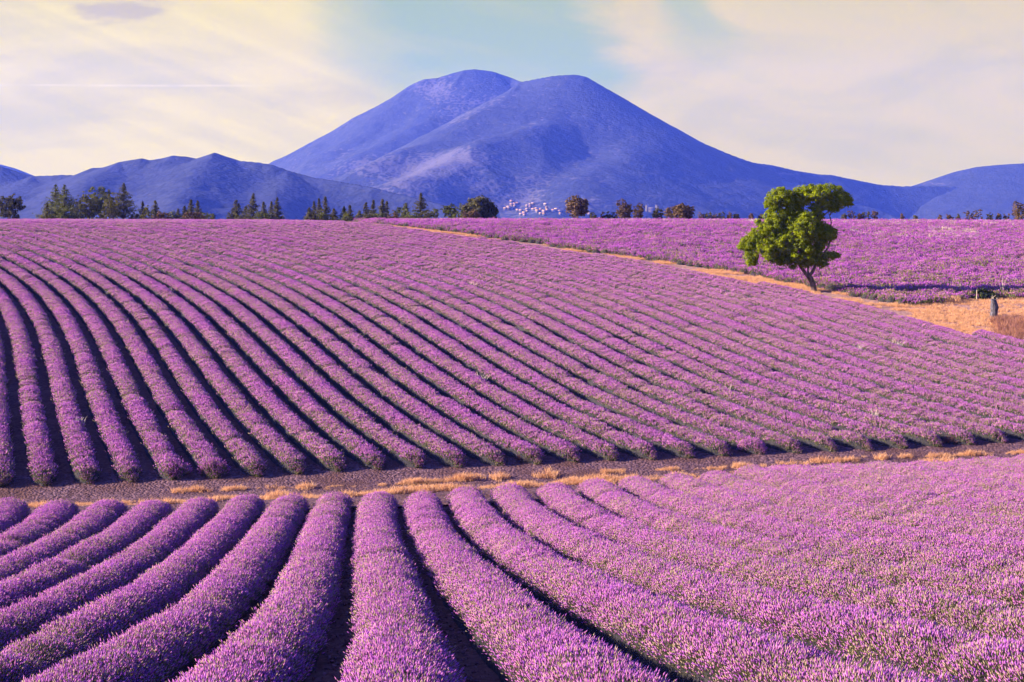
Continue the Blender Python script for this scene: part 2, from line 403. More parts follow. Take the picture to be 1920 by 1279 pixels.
LEFT = [(-200, 300, 2700), (0, 311, 2650), (20, 318, 2650), (62, 330, 2640), (120, 328, 2620), (150, 328, 2610), (165, 319, 2600), (175, 314, 2600), (200, 313, 2600), (225, 303, 2600), (265, 296, 2600), (280, 300, 2600), (300, 297, 2600), (325, 291, 2600), (350, 293, 2600), (375, 298, 2600), (385, 294, 2600), (402, 286, 2600), (420, 293, 2600), (450, 302, 2590), (480, 304, 2580), (510, 309, 2570), (540, 319, 2560), (580, 331, 2540), (640, 341, 2500), (700, 351, 2460), (760, 366, 2420), (800, 376, 2390), (870, 392, 2340), (930, 404, 2300)]
LSP = [[(225, 303, 2600), (150, 345, 2350), (120, 390, 2150)], [(402, 286, 2600), (350, 340, 2330), (330, 390, 2100)], [(540, 319, 2560), (520, 360, 2350), (505, 398, 2200)], [(60, 330, 2640), (20, 360, 2400), (0, 400, 2200)]]
def rock_hill(X, Y, Z, px, py): return .10 + .14 * fbm(X / 120, Y / 120, 21, 4) + .12 * blob(px, py, 470, 385, 40, 10)
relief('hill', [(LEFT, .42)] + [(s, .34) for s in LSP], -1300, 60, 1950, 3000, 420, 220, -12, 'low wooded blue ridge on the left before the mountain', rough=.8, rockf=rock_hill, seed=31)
RIGHT = [(1640, 372, 4600), (1720, 346, 4600), (1750, 336, 4600), (1790, 322, 4600), (1830, 313, 4600), (1870, 309, 4600), (1920, 306, 4600), (2000, 303, 4600), (2200, 310, 4600)]
RSP = [[(1830, 313, 4600), (1780, 365, 4100)], [(1960, 305, 4600), (1930, 365, 4100)]]
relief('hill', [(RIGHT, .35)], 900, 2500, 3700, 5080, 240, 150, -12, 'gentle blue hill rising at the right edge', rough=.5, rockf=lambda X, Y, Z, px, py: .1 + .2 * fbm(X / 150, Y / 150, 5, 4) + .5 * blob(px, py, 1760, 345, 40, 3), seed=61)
FARL = [(-300, 285, 4950), (-60, 298, 4950), (0, 308, 4950), (30, 316, 4950), (62, 329, 4950), (110, 345, 4950)]
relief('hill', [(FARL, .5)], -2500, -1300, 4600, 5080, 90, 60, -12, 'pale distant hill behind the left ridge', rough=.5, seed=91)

# ------------------------------------------------------------------ ground
def build_ground():
    ys = np.concatenate([np.arange(-25, 12, 4), np.arange(12, 210, .9), np.arange(210, 430, 6), np.geomspace(430, 5120, 60)])
    u = np.linspace(-1, 1, 181); u = np.sign(u) * np.abs(u) ** 1.15
    Y, U = np.meshgrid(ys, u, indexing='ij'); X = U * (45 + np.maximum(Y, 0) * .62)
    Z = H(X, Y)
    Z = Z + .03 * fbm(X / .9, Y / .9, 4, 3) * smooth(260, 120, Y)
    Z = Z - 1.2 * smooth(14.6, 10, Y) * 0
    ny, nx = X.shape; idx = np.arange(nx * ny).reshape(ny, nx)
    f = np.stack([idx[:-1, :-1], idx[:-1, 1:], idx[1:, 1:], idx[1:, :-1]], -1).reshape(-1, 4)
    o = mesh_np('ground', np.stack([X, Y, Z], -1).reshape(-1, 3), [f], [SOIL], smooth=True)
    tag(o, 'reddish brown field soil', None, None, 'structure')
build_ground()
def strip(name, A, B, mat, label, lift, n=12, lumps=.05):
    """ground sheet between two plan curves of equal length"""
    t = np.linspace(0, 1, n)[:, None, None]
    P = A[None] * (1 - t) + B[None] * t
    X, Y = P[..., 0], P[..., 1]; Z = H(X, Y) + lift + lumps * (fbm(X / .8, Y / .8, 12, 3) + .6)
    ny, nx = X.shape; idx = np.arange(nx * ny).reshape(ny, nx)
    f = np.stack([idx[:-1, :-1], idx[:-1, 1:], idx[1:, 1:], idx[1:, :-1]], -1).reshape(-1, 4)
    return tag(mesh_np(name, np.stack([X, Y, Z], -1).reshape(-1, 3), [f], [mat], smooth=True), label, None, None, 'structure')
def plan(pts, n=120):
    xs, yy = curve_px(pts, n); return unproject(xs, yy)
FOOT = plan(MID_FOOT, 160); NEND = plan(NEAR_END, 160)
strip('track', NEND + [0, -.8], FOOT + [0, 1.2], GRAVEL, 'stony grey brown track between the two lavender fields', .035, 14)
DLOW = plan(DIRT_LOW, 200); DUP = plan(DIRT_UP, 200)
DUPX = DUP.copy()
strip('dirt_track', DLOW + [0, -.6], DUPX + [0, .8], DIRT, 'orange dirt track with dry grass running up past the tree', .035, 10)

# ------------------------------------------------------------------ lavender tufts (shared prototypes)
def tuft_mesh(name, n, R, stem_len, fl_len, fl_w, mats, seed, stem_w=.007, sides=3):
    r = np.random.default_rng(seed); V = []; F3 = []; F4 = []; M3 = []; M4 = []; nv = 0
    for i in range(n):
        a = r.uniform(0, 2 * math.pi); q = R * math.sqrt(r.uniform(0, 1))
        bx, by = q * math.cos(a), q * math.sin(a)
        d = np.array([bx / R * .10 + r.normal(0, .17), by / R * .10 + r.normal(0, .17), 1.0]); d /= np.linalg.norm(d)
        L = stem_len * r.uniform(.72, 1.1); fl = fl_len * r.uniform(.7, 1.25); w = fl_w * r.uniform(.8, 1.25)
        b0 = np.array([bx, by, -.02]); b1 = b0 + d * L
        s = np.cross(d, r.normal(0, 1, 3)); s /= np.linalg.norm(s); t = np.cross(d, s)
        V += [b0 - s * stem_w, b0 + s * stem_w, b1 + s * stem_w * .7, b1 - s * stem_w * .7]
        F4.append((nv, nv + 1, nv + 2, nv + 3)); M4.append(0); nv += 4
        ring = [b1 + d * fl * .38 + w * (math.cos(2 * math.pi * k / sides) * s + math.sin(2 * math.pi * k / sides) * t) for k in range(sides)]
        V += [b1 - d * fl * .05] + ring + [b1 + d * fl]
        for k in range(sides):
            k2 = (k + 1) % sides
            F3 += [(nv, nv + 1 + k2, nv + 1 + k), (nv + sides + 1, nv + 1 + k, nv + 1 + k2)]; M3 += [1, 1]
        nv += sides + 2
    o = mesh_np(name, V, [np.array(F4), np.array(F3)], mats, mat_idx=M4 + M3, link=False)
    return o
NEAR_T = [tuft_mesh('flower_tuft', 46, .18, .25, .062, .0086, [STEM, FLOWER], 10 + i, stem_w=.0045) for i in range(6)]
MID_T = [tuft_mesh('flower_tuft', 26, .19, .24, .10, .0150, [STEM, FLOWER], 30 + i, stem_w=.010) for i in range(4)]
FAR_T = [tuft_mesh('flower_tuft', 30, .21, .22, .11, .020, [STEM, FLOWER], 50 + i, stem_w=.014) for i in range(3)]
FIELD_T = [tuft_mesh('flower_tuft', 46, .55, .24, .16, .032, [STEM, FLOWER_FAR], 70 + i, stem_w=.024) for i in range(3)]
def blade_tuft(name, n, R, h, w, mat, seed, lean=.35):
    r = np.random.default_rng(seed); V = []; F3 = []; F4 = []
    for i in range(n):
        a = r.uniform(0, 2 * math.pi); q = R * math.sqrt(r.uniform(0, 1)); b = np.array([q * math.cos(a), q * math.sin(a), -.02])
        d = np.array([r.normal(0, lean), r.normal(0, lean), 1.0]); d /= np.linalg.norm(d); L = h * r.uniform(.5, 1.15)
        s = np.cross(d, r.normal(0, 1, 3)); s *= w / np.linalg.norm(s)
        m = b + d * L * .55; tip = b + d * L + np.array([d[0], d[1], -.2]) * L * .3
        k = len(V); V += [b - s, b + s, m + s * .8, m - s * .8, tip]; F4.append((k, k + 1, k + 2, k + 3)); F3.append((k + 3, k + 2, k + 4))
    return mesh_np(name, V, [np.array(F4), np.array(F3)], [mat], link=False)
GRASS_T = [blade_tuft('grass_tuft', 40, .22, .26, .008, DRYGRASS, 90 + i) for i in range(3)]
TALLGRASS_T = [blade_tuft('grass_tuft', 60, .3, .6, .012, REDGRASS, 95 + i, .22) for i in range(3)]
PALE_T = [blade_tuft('grass_tuft', 40, .35, .45, .018, PALE, 98 + i, .25) for i in range(3)]
def clod_mesh(name, seed, mat):
    r = np.random.default_rng(seed)
    P = r.normal(0, 1, (14, 3)); P /= np.linalg.norm(P, axis=1)[:, None]; P *= [.5, .42, .3]; P *= r.uniform(.75, 1.15, (14, 1))
    import bmesh
    bm = bmesh.new()
    for p in P: bm.verts.new(p)
    res = bmesh.ops.convex_hull(bm, input=bm.verts)
    bmesh.ops.delete(bm, geom=[v for v in bm.verts if not v.link_faces], context='VERTS')
    me = bpy.data.meshes.new(name); bm.to_mesh(me); bm.free(); me.materials.append(mat)
    return bpy.data.objects.new(name, me)
def m_clod(T, out):
    o = obj_rand(T); p = objco(T); c = T.mix(o, (.085, .04, .042), (.23, .14, .145)); diffuse_out(T, out, c, T.noise(p, 5, 3), .5, .1)
CLOD = material('clod', m_clod)
CLOD_T = [clod_mesh('clod', 5 + i, CLOD) for i in range(4)]

_groups = {}
def scatter_group(key, protos):
    if key in _groups: return _groups[key]
    ng = bpy.data.node_groups.new('scatter_' + key, 'GeometryNodeTree')
    ng.interface.new_socket('Geometry', in_out='INPUT', socket_type='NodeSocketGeometry')
    ng.interface.new_socket('Geometry', in_out='OUTPUT', socket_type='NodeSocketGeometry')
    N, L = ng.nodes, ng.links
    gi = N.new('NodeGroupInput'); go = N.new('NodeGroupOutput'); ip = N.new('GeometryNodeInstanceOnPoints'); jn = N.new('GeometryNodeJoinGeometry')
    for p in protos:
        oi = N.new('GeometryNodeObjectInfo'); oi.inputs['Object'].default_value = p; oi.transform_space = 'ORIGINAL'
        g2 = N.new('GeometryNodeGeometryToInstance'); L.new(oi.outputs['Geometry'], g2.inputs[0]); L.new(g2.outputs[0], jn.inputs[0])
    def attr(name, typ):
        a = N.new('GeometryNodeInputNamedAttribute'); a.data_type = typ; a.inputs['Name'].default_value = name
        return a.outputs['Attribute']
    L.new(gi.outputs[0], ip.inputs['Points']); L.new(jn.outputs[0], ip.inputs['Instance']); ip.inputs['Pick Instance'].default_value = True
    L.new(attr('pick', 'INT'), ip.inputs['Instance Index'])
    e = N.new('FunctionNodeEulerToRotation'); L.new(attr('rot', 'FLOAT_VECTOR'), e.inputs[0]); L.new(e.outputs[0], ip.inputs['Rotation'])
    L.new(attr('scl', 'FLOAT_VECTOR'), ip.inputs['Scale']); L.new(ip.outputs[0], go.inputs[0])
    _groups[key] = ng; return ng
def align_euler(nrm, spin):
    """euler angles that take +Z to nrm after a spin about Z"""
    n = nrm / np.linalg.norm(nrm, axis=1)[:, None]
    rx = np.zeros(len(n)); ry = np.arccos(np.clip(n[:, 2], -1, 1)); rz = np.arctan2(n[:, 1], n[:, 0])
    # R = Rz(rz) Ry(ry) Rz(spin)  -> xyz euler
    cz, sz, cy, sy, cs, ss = np.cos(rz), np.sin(rz), np.cos(ry), np.sin(ry), np.cos(spin), np.sin(spin)
    m00 = cz * cy * cs - sz * ss; m10 = sz * cy * cs + cz * ss; m20 = -sy * cs; m21 = sy * ss; m22 = cy
    return np.stack([np.arctan2(m21, m22), np.arcsin(np.clip(-m20, -1, 1)), np.arctan2(m10, m00)], 1)
def scatter(name, key, protos, pts, nrm, scale, green=None, parent=None, kind='stuff', label=None, seed=1):
    r = np.random.default_rng(seed); n = len(pts)
    me = bpy.data.meshes.new(name); me.vertices.add(n); me.vertices.foreach_set('co', np.asarray(pts, np.float32).ravel())
    eu = align_euler(np.asarray(nrm, float), r.uniform(0, 2 * math.pi, n))
    a = me.attributes.new('rot', 'FLOAT_VECTOR', 'POINT'); a.data.foreach_set('vector', eu.astype(np.float32).ravel())
    s = np.asarray(scale, np.float32)
    if s.ndim == 1: s = np.repeat(s[:, None], 3, 1)
    a = me.attributes.new('scl', 'FLOAT_VECTOR', 'POINT'); a.data.foreach_set('vector', s.ravel())
    a = me.attributes.new('pick', 'INT', 'POINT'); a.data.foreach_set('value', r.integers(0, len(protos), n).astype(np.int32))
    a = me.attributes.new(GN_GREEN, 'FLOAT', 'POINT'); a.data.foreach_set('value', (np.zeros(n) if green is None else np.asarray(green)).astype(np.float32))
    for m in protos[0].data.materials: me.materials.append(m)
    o = bpy.data.objects.new(name, me); COL.objects.link(o)
    if parent: o.parent = parent
    md = o.modifiers.new('scatter', 'NODES'); md.node_group = scatter_group(key, protos)
    return tag(o, label, None, None, kind)

# ------------------------------------------------------------------ lavender rows
def field_fn(c, scl, deg):
    def f(x, y): return poly(c, x / scl, y / scl, deg)
    def g(x, y):
        a, b = poly_g(c, x / scl, y / scl, deg); return a / scl, b / scl
    return f, g
MIDF, MIDG = field_fn(PHI_MID, 80.0, 7)
NEARF, NEARG = field_fn(PHI_NEAR, 30.0, 5)
def march(f, g, k, start, sgn, step, stop, nmax=900):
    P = [np.array(start, float)]
    for i in range(nmax):
        gx, gy = g(*P[-1]); n = math.hypot(gx, gy)
        Q = P[-1] + sgn * step * np.array([-gy, gx]) / n
        for _ in range(2):
            gx, gy = g(*Q); e = (f(*Q) - k) / (gx * gx + gy * gy); Q = Q - np.clip(e, -1, 1) * np.array([gx, gy])
        if stop(Q, P): break
        P.append(Q)
    return np.array(P)
def crossing(curve, f, k):
    v = f(curve[:, 0], curve[:, 1]) - k
    i = np.nonzero(v[:-1] * v[1:] <= 0)[0]
    if not len(i): return None
    i = i[0]; t = v[i] / (v[i] - v[i + 1]); return curve[i] * (1 - t) + curve[i + 1] * t

def row_frames(P, half, height, seed, cap=(True, True), grad=None):
    """per station: position, right vector, half width, height"""
    T = np.gradient(P, axis=0); T /= np.hypot(T[:, 0], T[:, 1])[:, None]; Rt = np.stack([T[:, 1], -T[:, 0]], 1)
    s = np.concatenate([[0], np.cumsum(np.hypot(*np.diff(P, axis=0).T))])
    if grad is not None:
        gx, gy = grad(P[:, 0], P[:, 1]); sp = np.clip(1 / np.hypot(gx, gy) / 1.65, .85, 1.75)
        half = half * sp; height = height * sp ** .45
    bush = vnoise(s / .95, s * 0 + seed * 3.7, 5); big = vnoise(s / 4.5, s * 0 + seed * 1.3, 6)
    hw = half * (.95 + .10 * big + .06 * (bush - .5)); h = height * (.90 + .14 * big + .09 * (bush - .5))
    # now and then a seam between two bushes
    rr = np.random.default_rng(seed + 900)
    seam = np.zeros(len(s))
    for c in rr.uniform(2, max(s[-1], 3), int(s[-1] / 6)):
        d = np.abs(s - c) / .38; dip = np.exp(-d * d) * rr.uniform(.08, .38); h = h * (1 - dip); hw = hw * (1 - .35 * dip); seam = np.maximum(seam, dip)
    for on, e in ((cap[0], s), (cap[1], s[-1] - s)):
        if on:
            q = np.clip(e / .62, 0, 1); q = np.sqrt(np.clip(1 - (1 - q) ** 2, 0, 1)); h = h * (.30 + .70 * q); hw = hw * (.25 + .75 * q)
    return T, Rt, s, hw, h, seam
ANG = np.linspace(-1, 1, 9) * (math.pi / 2)
def build_row(P, half, height, seed, label, group, lod, cap=(True, True), greenf=None, grad=None):
    loc = Vector((P[0, 0], P[0, 1], float(H(P[0, 0], P[0, 1]))))
    root = empty('lavender_row', loc, label, 'lavender row', group)
    T, Rt, s, hw, h, seam = row_frames(P, half, height, seed, cap, grad)
    base = H(P[:, 0], P[:, 1])
    sx = np.sin(ANG); cz = np.cos(ANG) ** .7
    core = .74 if lod == 'near' else .80
    V = np.zeros((len(P), len(ANG), 3)); wob = 1 + .10 * fbm(s[:, None] / .5 + ANG[None] * 2, ANG[None] * 3 + seed, 8, 2)
    V[..., 0] = P[:, None, 0] + Rt[:, None, 0] * (hw[:, None] * core * sx[None]) * wob
    V[..., 1] = P[:, None, 1] + Rt[:, None, 1] * (hw[:, None] * core * sx[None]) * wob
    V[..., 2] = base[:, None] - .03 + h[:, None] * (core - .08) * cz[None] * wob
    V -= np.array(loc)
    n, m = V.shape[:2]; idx = np.arange(n * m).reshape(n, m)
    f = np.stack([idx[:-1, :-1], idx[:-1, 1:], idx[1:, 1:], idx[1:, :-1]], -1).reshape(-1, 4)
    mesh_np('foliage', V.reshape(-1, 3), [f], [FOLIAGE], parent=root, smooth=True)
    # flower tufts over the mound
    r = np.random.default_rng(seed + 5000)
    pts = []; nr = []; scl = []; gr = []
    dist = P[:, 1]
    segs = [(0, 70, .17, 8, NEAR_T, 'near', .21), ] if lod == 'near' else [(0, 112, .22, 5, MID_T, 'mid', .0), (112, 400, .33, 4, FAR_T, 'far', .0)]
    for y0, y1, ds, lanes, protos, key, _ in segs:
        ss = np.arange(s[0] + .05, s[-1], ds)
        yy = np.interp(ss, s, dist); ss = ss[(yy >= y0) & (yy < y1)]
        if not len(ss): continue
        A, B = np.meshgrid(ss, (np.arange(lanes) + .5) / lanes * 2 - 1, indexing='ij')
        A = (A + r.uniform(-.5, .5, A.shape) * ds).ravel(); B = (B + r.uniform(-.6, .6, B.shape) / lanes).ravel()
        A = np.clip(A, 0, s[-1]); th = B * rad(72 if lod == 'near' else 65)
        X = np.interp(A, s, P[:, 0]); Y = np.interp(A, s, P[:, 1]); rx = np.interp(A, s, Rt[:, 0]); ry = np.interp(A, s, Rt[:, 1])
        w = np.interp(A, s, hw); hh = np.interp(A, s, h); tx = np.interp(A, s, T[:, 0]); ty = np.interp(A, s, T[:, 1])
        k = .55 if lod == 'near' else .54
        px = X + rx * w * k * np.sin(th); py = Y + ry * w * k * np.sin(th)
        z = np.interp(A, s, base) + hh * k * np.cos(th) ** .7
        up = .45 + .35 * np.cos(th)
        sp_ = .95 if lod == 'near' else .62
        nx = rx * np.sin(th) * sp_; ny = ry * np.sin(th) * sp_; nz = np.cos(th) * .7 + up
        end = np.zeros(len(A))                     # fan out over the row ends
        if cap[0]: end -= np.clip(1 - A / .7, 0, 1)
        if cap[1]: end += np.clip(1 - (s[-1] - A) / .7, 0, 1)
        nx += tx * end * 1.1; ny += ty * end * 1.1
        fan = (np.mod(A / .92 + .18 * np.sin(A * 1.7 + seed), 1) - .5) * (.9 if lod == 'near' else .55)   # each bush fans out from its own middle
        nx += tx * fan; ny += ty * fan
        nx += r.normal(0, .09, len(A)); ny += r.normal(0, .09, len(A))
        g = np.clip(.5 + 1.1 * fbm(px / 2.2, py / 2.2, 40, 3), 0, 1) * .6 + .55 * np.abs(np.sin(th)) ** 3 + .5 * np.abs(end)
        g = g + 2.2 * np.interp(A, s, seam)
        if greenf is not None: g = g + greenf(px, py)
        sc_ = (.84 + .22 * r.uniform(0, 1, len(A)) + .22 * r.uniform(0, 1, len(A)) ** 8) * (.55 + .45 * np.clip(hh / height, 0, 1.2))
        P3 = np.stack([px, py, z], 1) - np.array(loc)
        scatter('flower_spikes', key, protos, P3, np.stack([nx, ny, nz], 1), sc_, np.clip(g, 0, 1.3) * (.62 if lod == 'near' else .80), parent=root, seed=seed + int(ds * 100))
    return root

ORD = ['first', 'second', 'third', 'fourth', 'fifth', 'sixth', 'seventh', 'eighth', 'ninth', 'tenth', 'eleventh', 'twelfth', 'thirteenth', 'fourteenth', 'fifteenth', 'sixteenth', 'seventeenth', 'eighteenth', 'nineteenth', 'twentieth', 'twenty-first', 'twenty-second', 'twenty-third', 'twenty-fourth', 'twenty-fifth', 'twenty-sixth', 'twenty-seventh', 'twenty-eighth', 'twenty-ninth', 'thirtieth']
dlx = np.array([p[0] for p in DIRT_LOW], float); dly = np.array([p[1] for p in DIRT_LOW], float)
def stop_mid(Q, P):
    X, Y = Q; z = float(H(X, Y)); px, py = to_px(X, Y, z)
    if Y > 205 or Y < 50 or px < -170 or px > 2080: return True
    if px > 600 and py < np.interp(px, dlx, dly) + 2: return True
    if len(P) > 3:
        a = P[-1] - P[-2]; b = Q - P[-1]
        if a @ b < 0: return True
    return False
right_edge = np.stack([(2040 - CX) / F_PX * np.linspace(60, 140, 200), np.linspace(60, 140, 200)], 1)
FOOTX = plan([(-420, 930)] + MID_FOOT[1:], 260)
MID_ROWS = {}
for k in range(-3, 40):
    st = crossing(FOOTX, MIDF, k - .5)
    if st is None or to_px(st[0], st[1], 0)[0] > 2040:
        st = crossing(right_edge, MIDF, k - .5)
        if st is None: continue
    jit = random.uniform(-.5, .5)
    P = march(MIDF, MIDG, k - .5, st, 1, .45, stop_mid)
    P2 = march(MIDF, MIDG, k - .5, st, -1, .45, stop_mid)
    # walk uphill: choose the direction whose distance grows
    if len(P) < 2 or (len(P2) > 1 and P2[min(4, len(P2) - 1), 1] > P[min(4, len(P) - 1), 1]): P = P2
    if len(P) < 8: continue
    if 0 <= k <= 27:
        lab = f'long purple lavender row whose foot on the stony track is {ORD[k]} from the left'
        if k == 27: lab = 'long purple lavender row whose foot on the stony track is farthest right'
    elif k < 0: lab = f'lavender row cut by the left photo edge, {ORD[-k - 1]} left of the first full row'
    else: lab = f'lavender row running off the right photo edge, {ORD[k - 28]} above the track corner'
    MID_ROWS[k] = P
    build_row(P, .64, .72, 100 + k, lab, 'lavender rows on the hillside', 'mid', (True, False), None, MIDG)

nex = np.array([p[0] for p in NEAR_END], float); ney = np.array([p[1] for p in NEAR_END], float)
def stop_near(Q, P):
    X, Y = Q
    if Y < 14.5 or Y > 62 or abs(X) > .46 * Y + 2: return True
    if len(P) > 3:
        a = P[-1] - P[-2]; b = Q - P[-1]
        if a @ b < 0: return True
    return False
NEAR_ROWS = {}
def green_right(x, y): return .22 * smooth(2, 9, x) + 1.0 * smooth(1, 6, x) * smooth(.12, .5, fbm(x / 1.6, y / 1.6, 88, 2))
for k in range(-5, 26):
    st = crossing(NEND, NEARF, k - .5)
    if st is None: continue
    P = march(NEARF, NEARG, k - .5, st, 1, .35, stop_near); P2 = march(NEARF, NEARG, k - .5, st, -1, .35, stop_near)
    if len(P) < 2 or (len(P2) > 1 and P2[min(4, len(P2) - 1), 1] < P[min(4, len(P) - 1), 1]): P = P2
    if len(P) < 8: continue
    cut = random.randint(0, 2); P = P[cut:]
    NEAR_ROWS[k] = P
    if k < 0: lab = f'front lavender row cut off at the left edge, {ORD[-k]} from the grassy track'
    elif k <= 18: lab = f'thick front lavender row, {ORD[k]} from the left along its end at the grassy track'
    else: lab = 'front lavender row merging into the dense purple carpet at right below the track'
    build_row(P, .80, .72, 300 + k, lab, 'lavender rows in front of the track', 'near', (True, False), green_right, NEARG)

# ------------------------------------------------------------------ far lavender field on the right
def at_px(px, py, Y): return Vector(((px - CX) / F_PX * Y, Y, (HY - py) / F_PX * Y))
def build_field():
    d = DUP[np.argsort(DUP[:, 0])]
    xs = np.linspace(-45, 110, 420)
    y0 = np.interp(xs, d[:, 0], d[:, 1])
    sl = -.25
    y0 = np.where(xs > d[-1, 0], d[-1, 1] + (xs - d[-1, 0]) * sl, y0)
    left = d[0]
    y0 = np.where(xs < left[0], left[1] + (left[0] - xs) * .2, y0)
    n = 90
    off = np.linspace(.35, 105, n)
    X = np.repeat(xs[None], n, 0); Y = y0[None] + off[:, None]
    ok = Y < 203
    Z = H(X, Y) + .26 + .16 * fbm(X / 1.1, Y / 1.1, 14, 3)
    Z[0] -= .3
    idx = np.arange(X.size).reshape(X.shape)
    f = np.stack([idx[:-1, :-1], idx[:-1, 1:], idx[1:, 1:], idx[1:, :-1]], -1).reshape(-1, 4)
    f = f[(ok[:-1, :-1] & ok[1:, 1:]).ravel()]
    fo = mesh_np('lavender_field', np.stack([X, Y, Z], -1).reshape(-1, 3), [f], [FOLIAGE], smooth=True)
    tag(fo, 'far purple lavender field behind the dirt track and the tree', None, None, 'stuff')
    r = np.random.default_rng(99); P = []; row = []
    for i in range(64):
        o = .5 + i * 1.62
        step = .5
        for lane in (-.30, .30):
            x = np.arange(-44, 108, step); x = x + r.uniform(-.25, .25, len(x))
            y = np.interp(x, xs, y0) + o + lane + r.uniform(-.22, .22, len(x)) + .5 * fbm(x / 6, x * 0 + i, 3)
            keep = (y < 202) & (np.abs(x) < .42 * y + 3) & (r.uniform(0, 1, len(x)) > .06 + .6 * (fbm(x / 3.2, y / 1.2, 33, 2) > .26))
            P.append(np.stack([x[keep], y[keep]], 1)); row.append(np.full(keep.sum(), lane))
    P = np.concatenate(P); row = np.concatenate(row)
    z = H(P[:, 0], P[:, 1]) + .22 + .05 * r.normal(0, 1, len(P))
    nr = np.stack([r.normal(0, .16, len(P)), row * 1.0 + r.normal(0, .16, len(P)), np.ones(len(P))], 1)
    g = np.clip(.42 + 1.5 * fbm(P[:, 0] / 2.6, P[:, 1] / 1.4, 61, 3), 0, 1.2) * np.interp(P[:, 1], [100, 130, 170], [1.0, .75, .35])
    scatter('flower_spikes', 'field', FIELD_T, np.stack([P[:, 0], P[:, 1], z], 1), nr, r.uniform(.75, 1.15, len(P)), g * 1.15, parent=fo, seed=5)
build_field()

def bush_mesh(name, R, h, n, mats, seed, fl=True, fl_len=.11, stem=.30, share=.85):
    """one round bush: leafy core and stems fanning out to flower heads"""
    r = np.random.default_rng(seed); V = []; F3 = []; F4 = []; M3 = []; M4 = []
    nu, nvv = 10, 5
    for j in range(nvv):
        ph = j / (nvv - 1) * math.pi / 2
        for i in range(nu):
            a = 2 * math.pi * i / nu; q = 1 + r.uniform(-.12, .12)
            V.append((R * .72 * math.cos(ph) * math.cos(a) * q, R * .72 * math.cos(ph) * math.sin(a) * q, h * .68 * math.sin(ph) * q - .04))
    for j in range(nvv - 1):
        for i in range(nu):
            F4.append((j * nu + i, j * nu + (i + 1) % nu, (j + 1) * nu + (i + 1) % nu, (j + 1) * nu + i)); M4.append(2)
    for _ in range(n):
        a = r.uniform(0, 2 * math.pi); ph = math.asin(r.uniform(.08, 1))
        e = np.array([math.cos(ph) * math.cos(a), math.cos(ph) * math.sin(a), math.sin(ph)])
        b0 = e * [R * .5, R * .5, h * .5]; d = e * [1, 1, .8] + [0, 0, .45] + r.normal(0, .13, 3); d /= np.linalg.norm(d)
        L = stem * r.uniform(.7, 1.2) * (R / .6); b1 = b0 + d * L; s = np.cross(d, r.normal(0, 1, 3)); s /= np.linalg.norm(s); t = np.cross(d, s); k = len(V)
        V += [b0 - s * .010, b0 + s * .010, b1 + s * .006, b1 - s * .006]; F4.append((k, k + 1, k + 2, k + 3)); M4.append(0); k += 4
        if fl and r.uniform() < share:
            w = .018; l_ = fl_len * r.uniform(.7, 1.2)
            V += [b1] + [b1 + d * l_ * .4 + w * (math.cos(q) * s + math.sin(q) * t) for q in (0, 2.09, 4.19)] + [b1 + d * l_]
            for q in range(3):
                F3 += [(k, k + 1 + (q + 1) % 3, k + 1 + q), (k + 4, k + 1 + q, k + 1 + (q + 1) % 3)]; M3 += [1, 1]
    faces = [np.array(F4)] + ([np.array(F3)] if F3 else [])
    return mesh_np(name, V, faces, mats, mat_idx=M4 + M3, link=False).data
def m_bushstem(T, out):
    r = island_rand(T); c = T.mix(r, (.16, .16, .08), (.30, .27, .14)); leaf_out(T, out, c, .3)
BUSHSTEM = material('bush_stem', m_bushstem)
GREENSTEM = material('green_stem', lambda T, o: leaf_out(T, o, T.mix(island_rand(T), (.15, .16, .06), (.28, .26, .11)), .3))
DARKSTEM = material('dead_stem', lambda T, o: leaf_out(T, o, T.mix(island_rand(T), (.10, .05, .06), (.20, .11, .11)), .1))
def put(name, me, loc, label, cat, group=None, rz=0.0, s=1.0, sz=None):
    o = bpy.data.objects.new(name, me); COL.objects.link(o); o.location = loc; o.rotation_euler = (0, 0, rz); o.scale = (s, s, sz or s)
    return tag(o, label, cat, group)
EDGE_B = [bush_mesh('lavender_bush', .62, .62, 150, [GREENSTEM, FLOWER_FAR, FOLIAGE], 200 + i, True, .12, .26, .28) for i in range(4)]
xs_, ys_ = curve_px([p for p in DIRT_UP if 612 <= p[0] <= 1710] + [(1712, 574)], 600)
line = unproject(xs_, ys_); acc = 0; last = line[0]; cnt = 0
for p in line[1:]:
    acc += math.hypot(*(p - last)); last = p
    if acc > 1.0 + random.uniform(-.12, .25):
        acc = 0; x, y = p[0] + random.uniform(-.12, .12), p[1] + random.uniform(-.45, 0)
        put('lavender_bush', random.choice(EDGE_B), (x, y, float(H(x, y))), 'round grey green lavender bush edging the far field along the dirt track', 'bush', 'edge bushes along the dirt track', random.uniform(0, 6.28), random.uniform(.85, 1.25), random.uniform(.95, 1.45)); cnt += 1

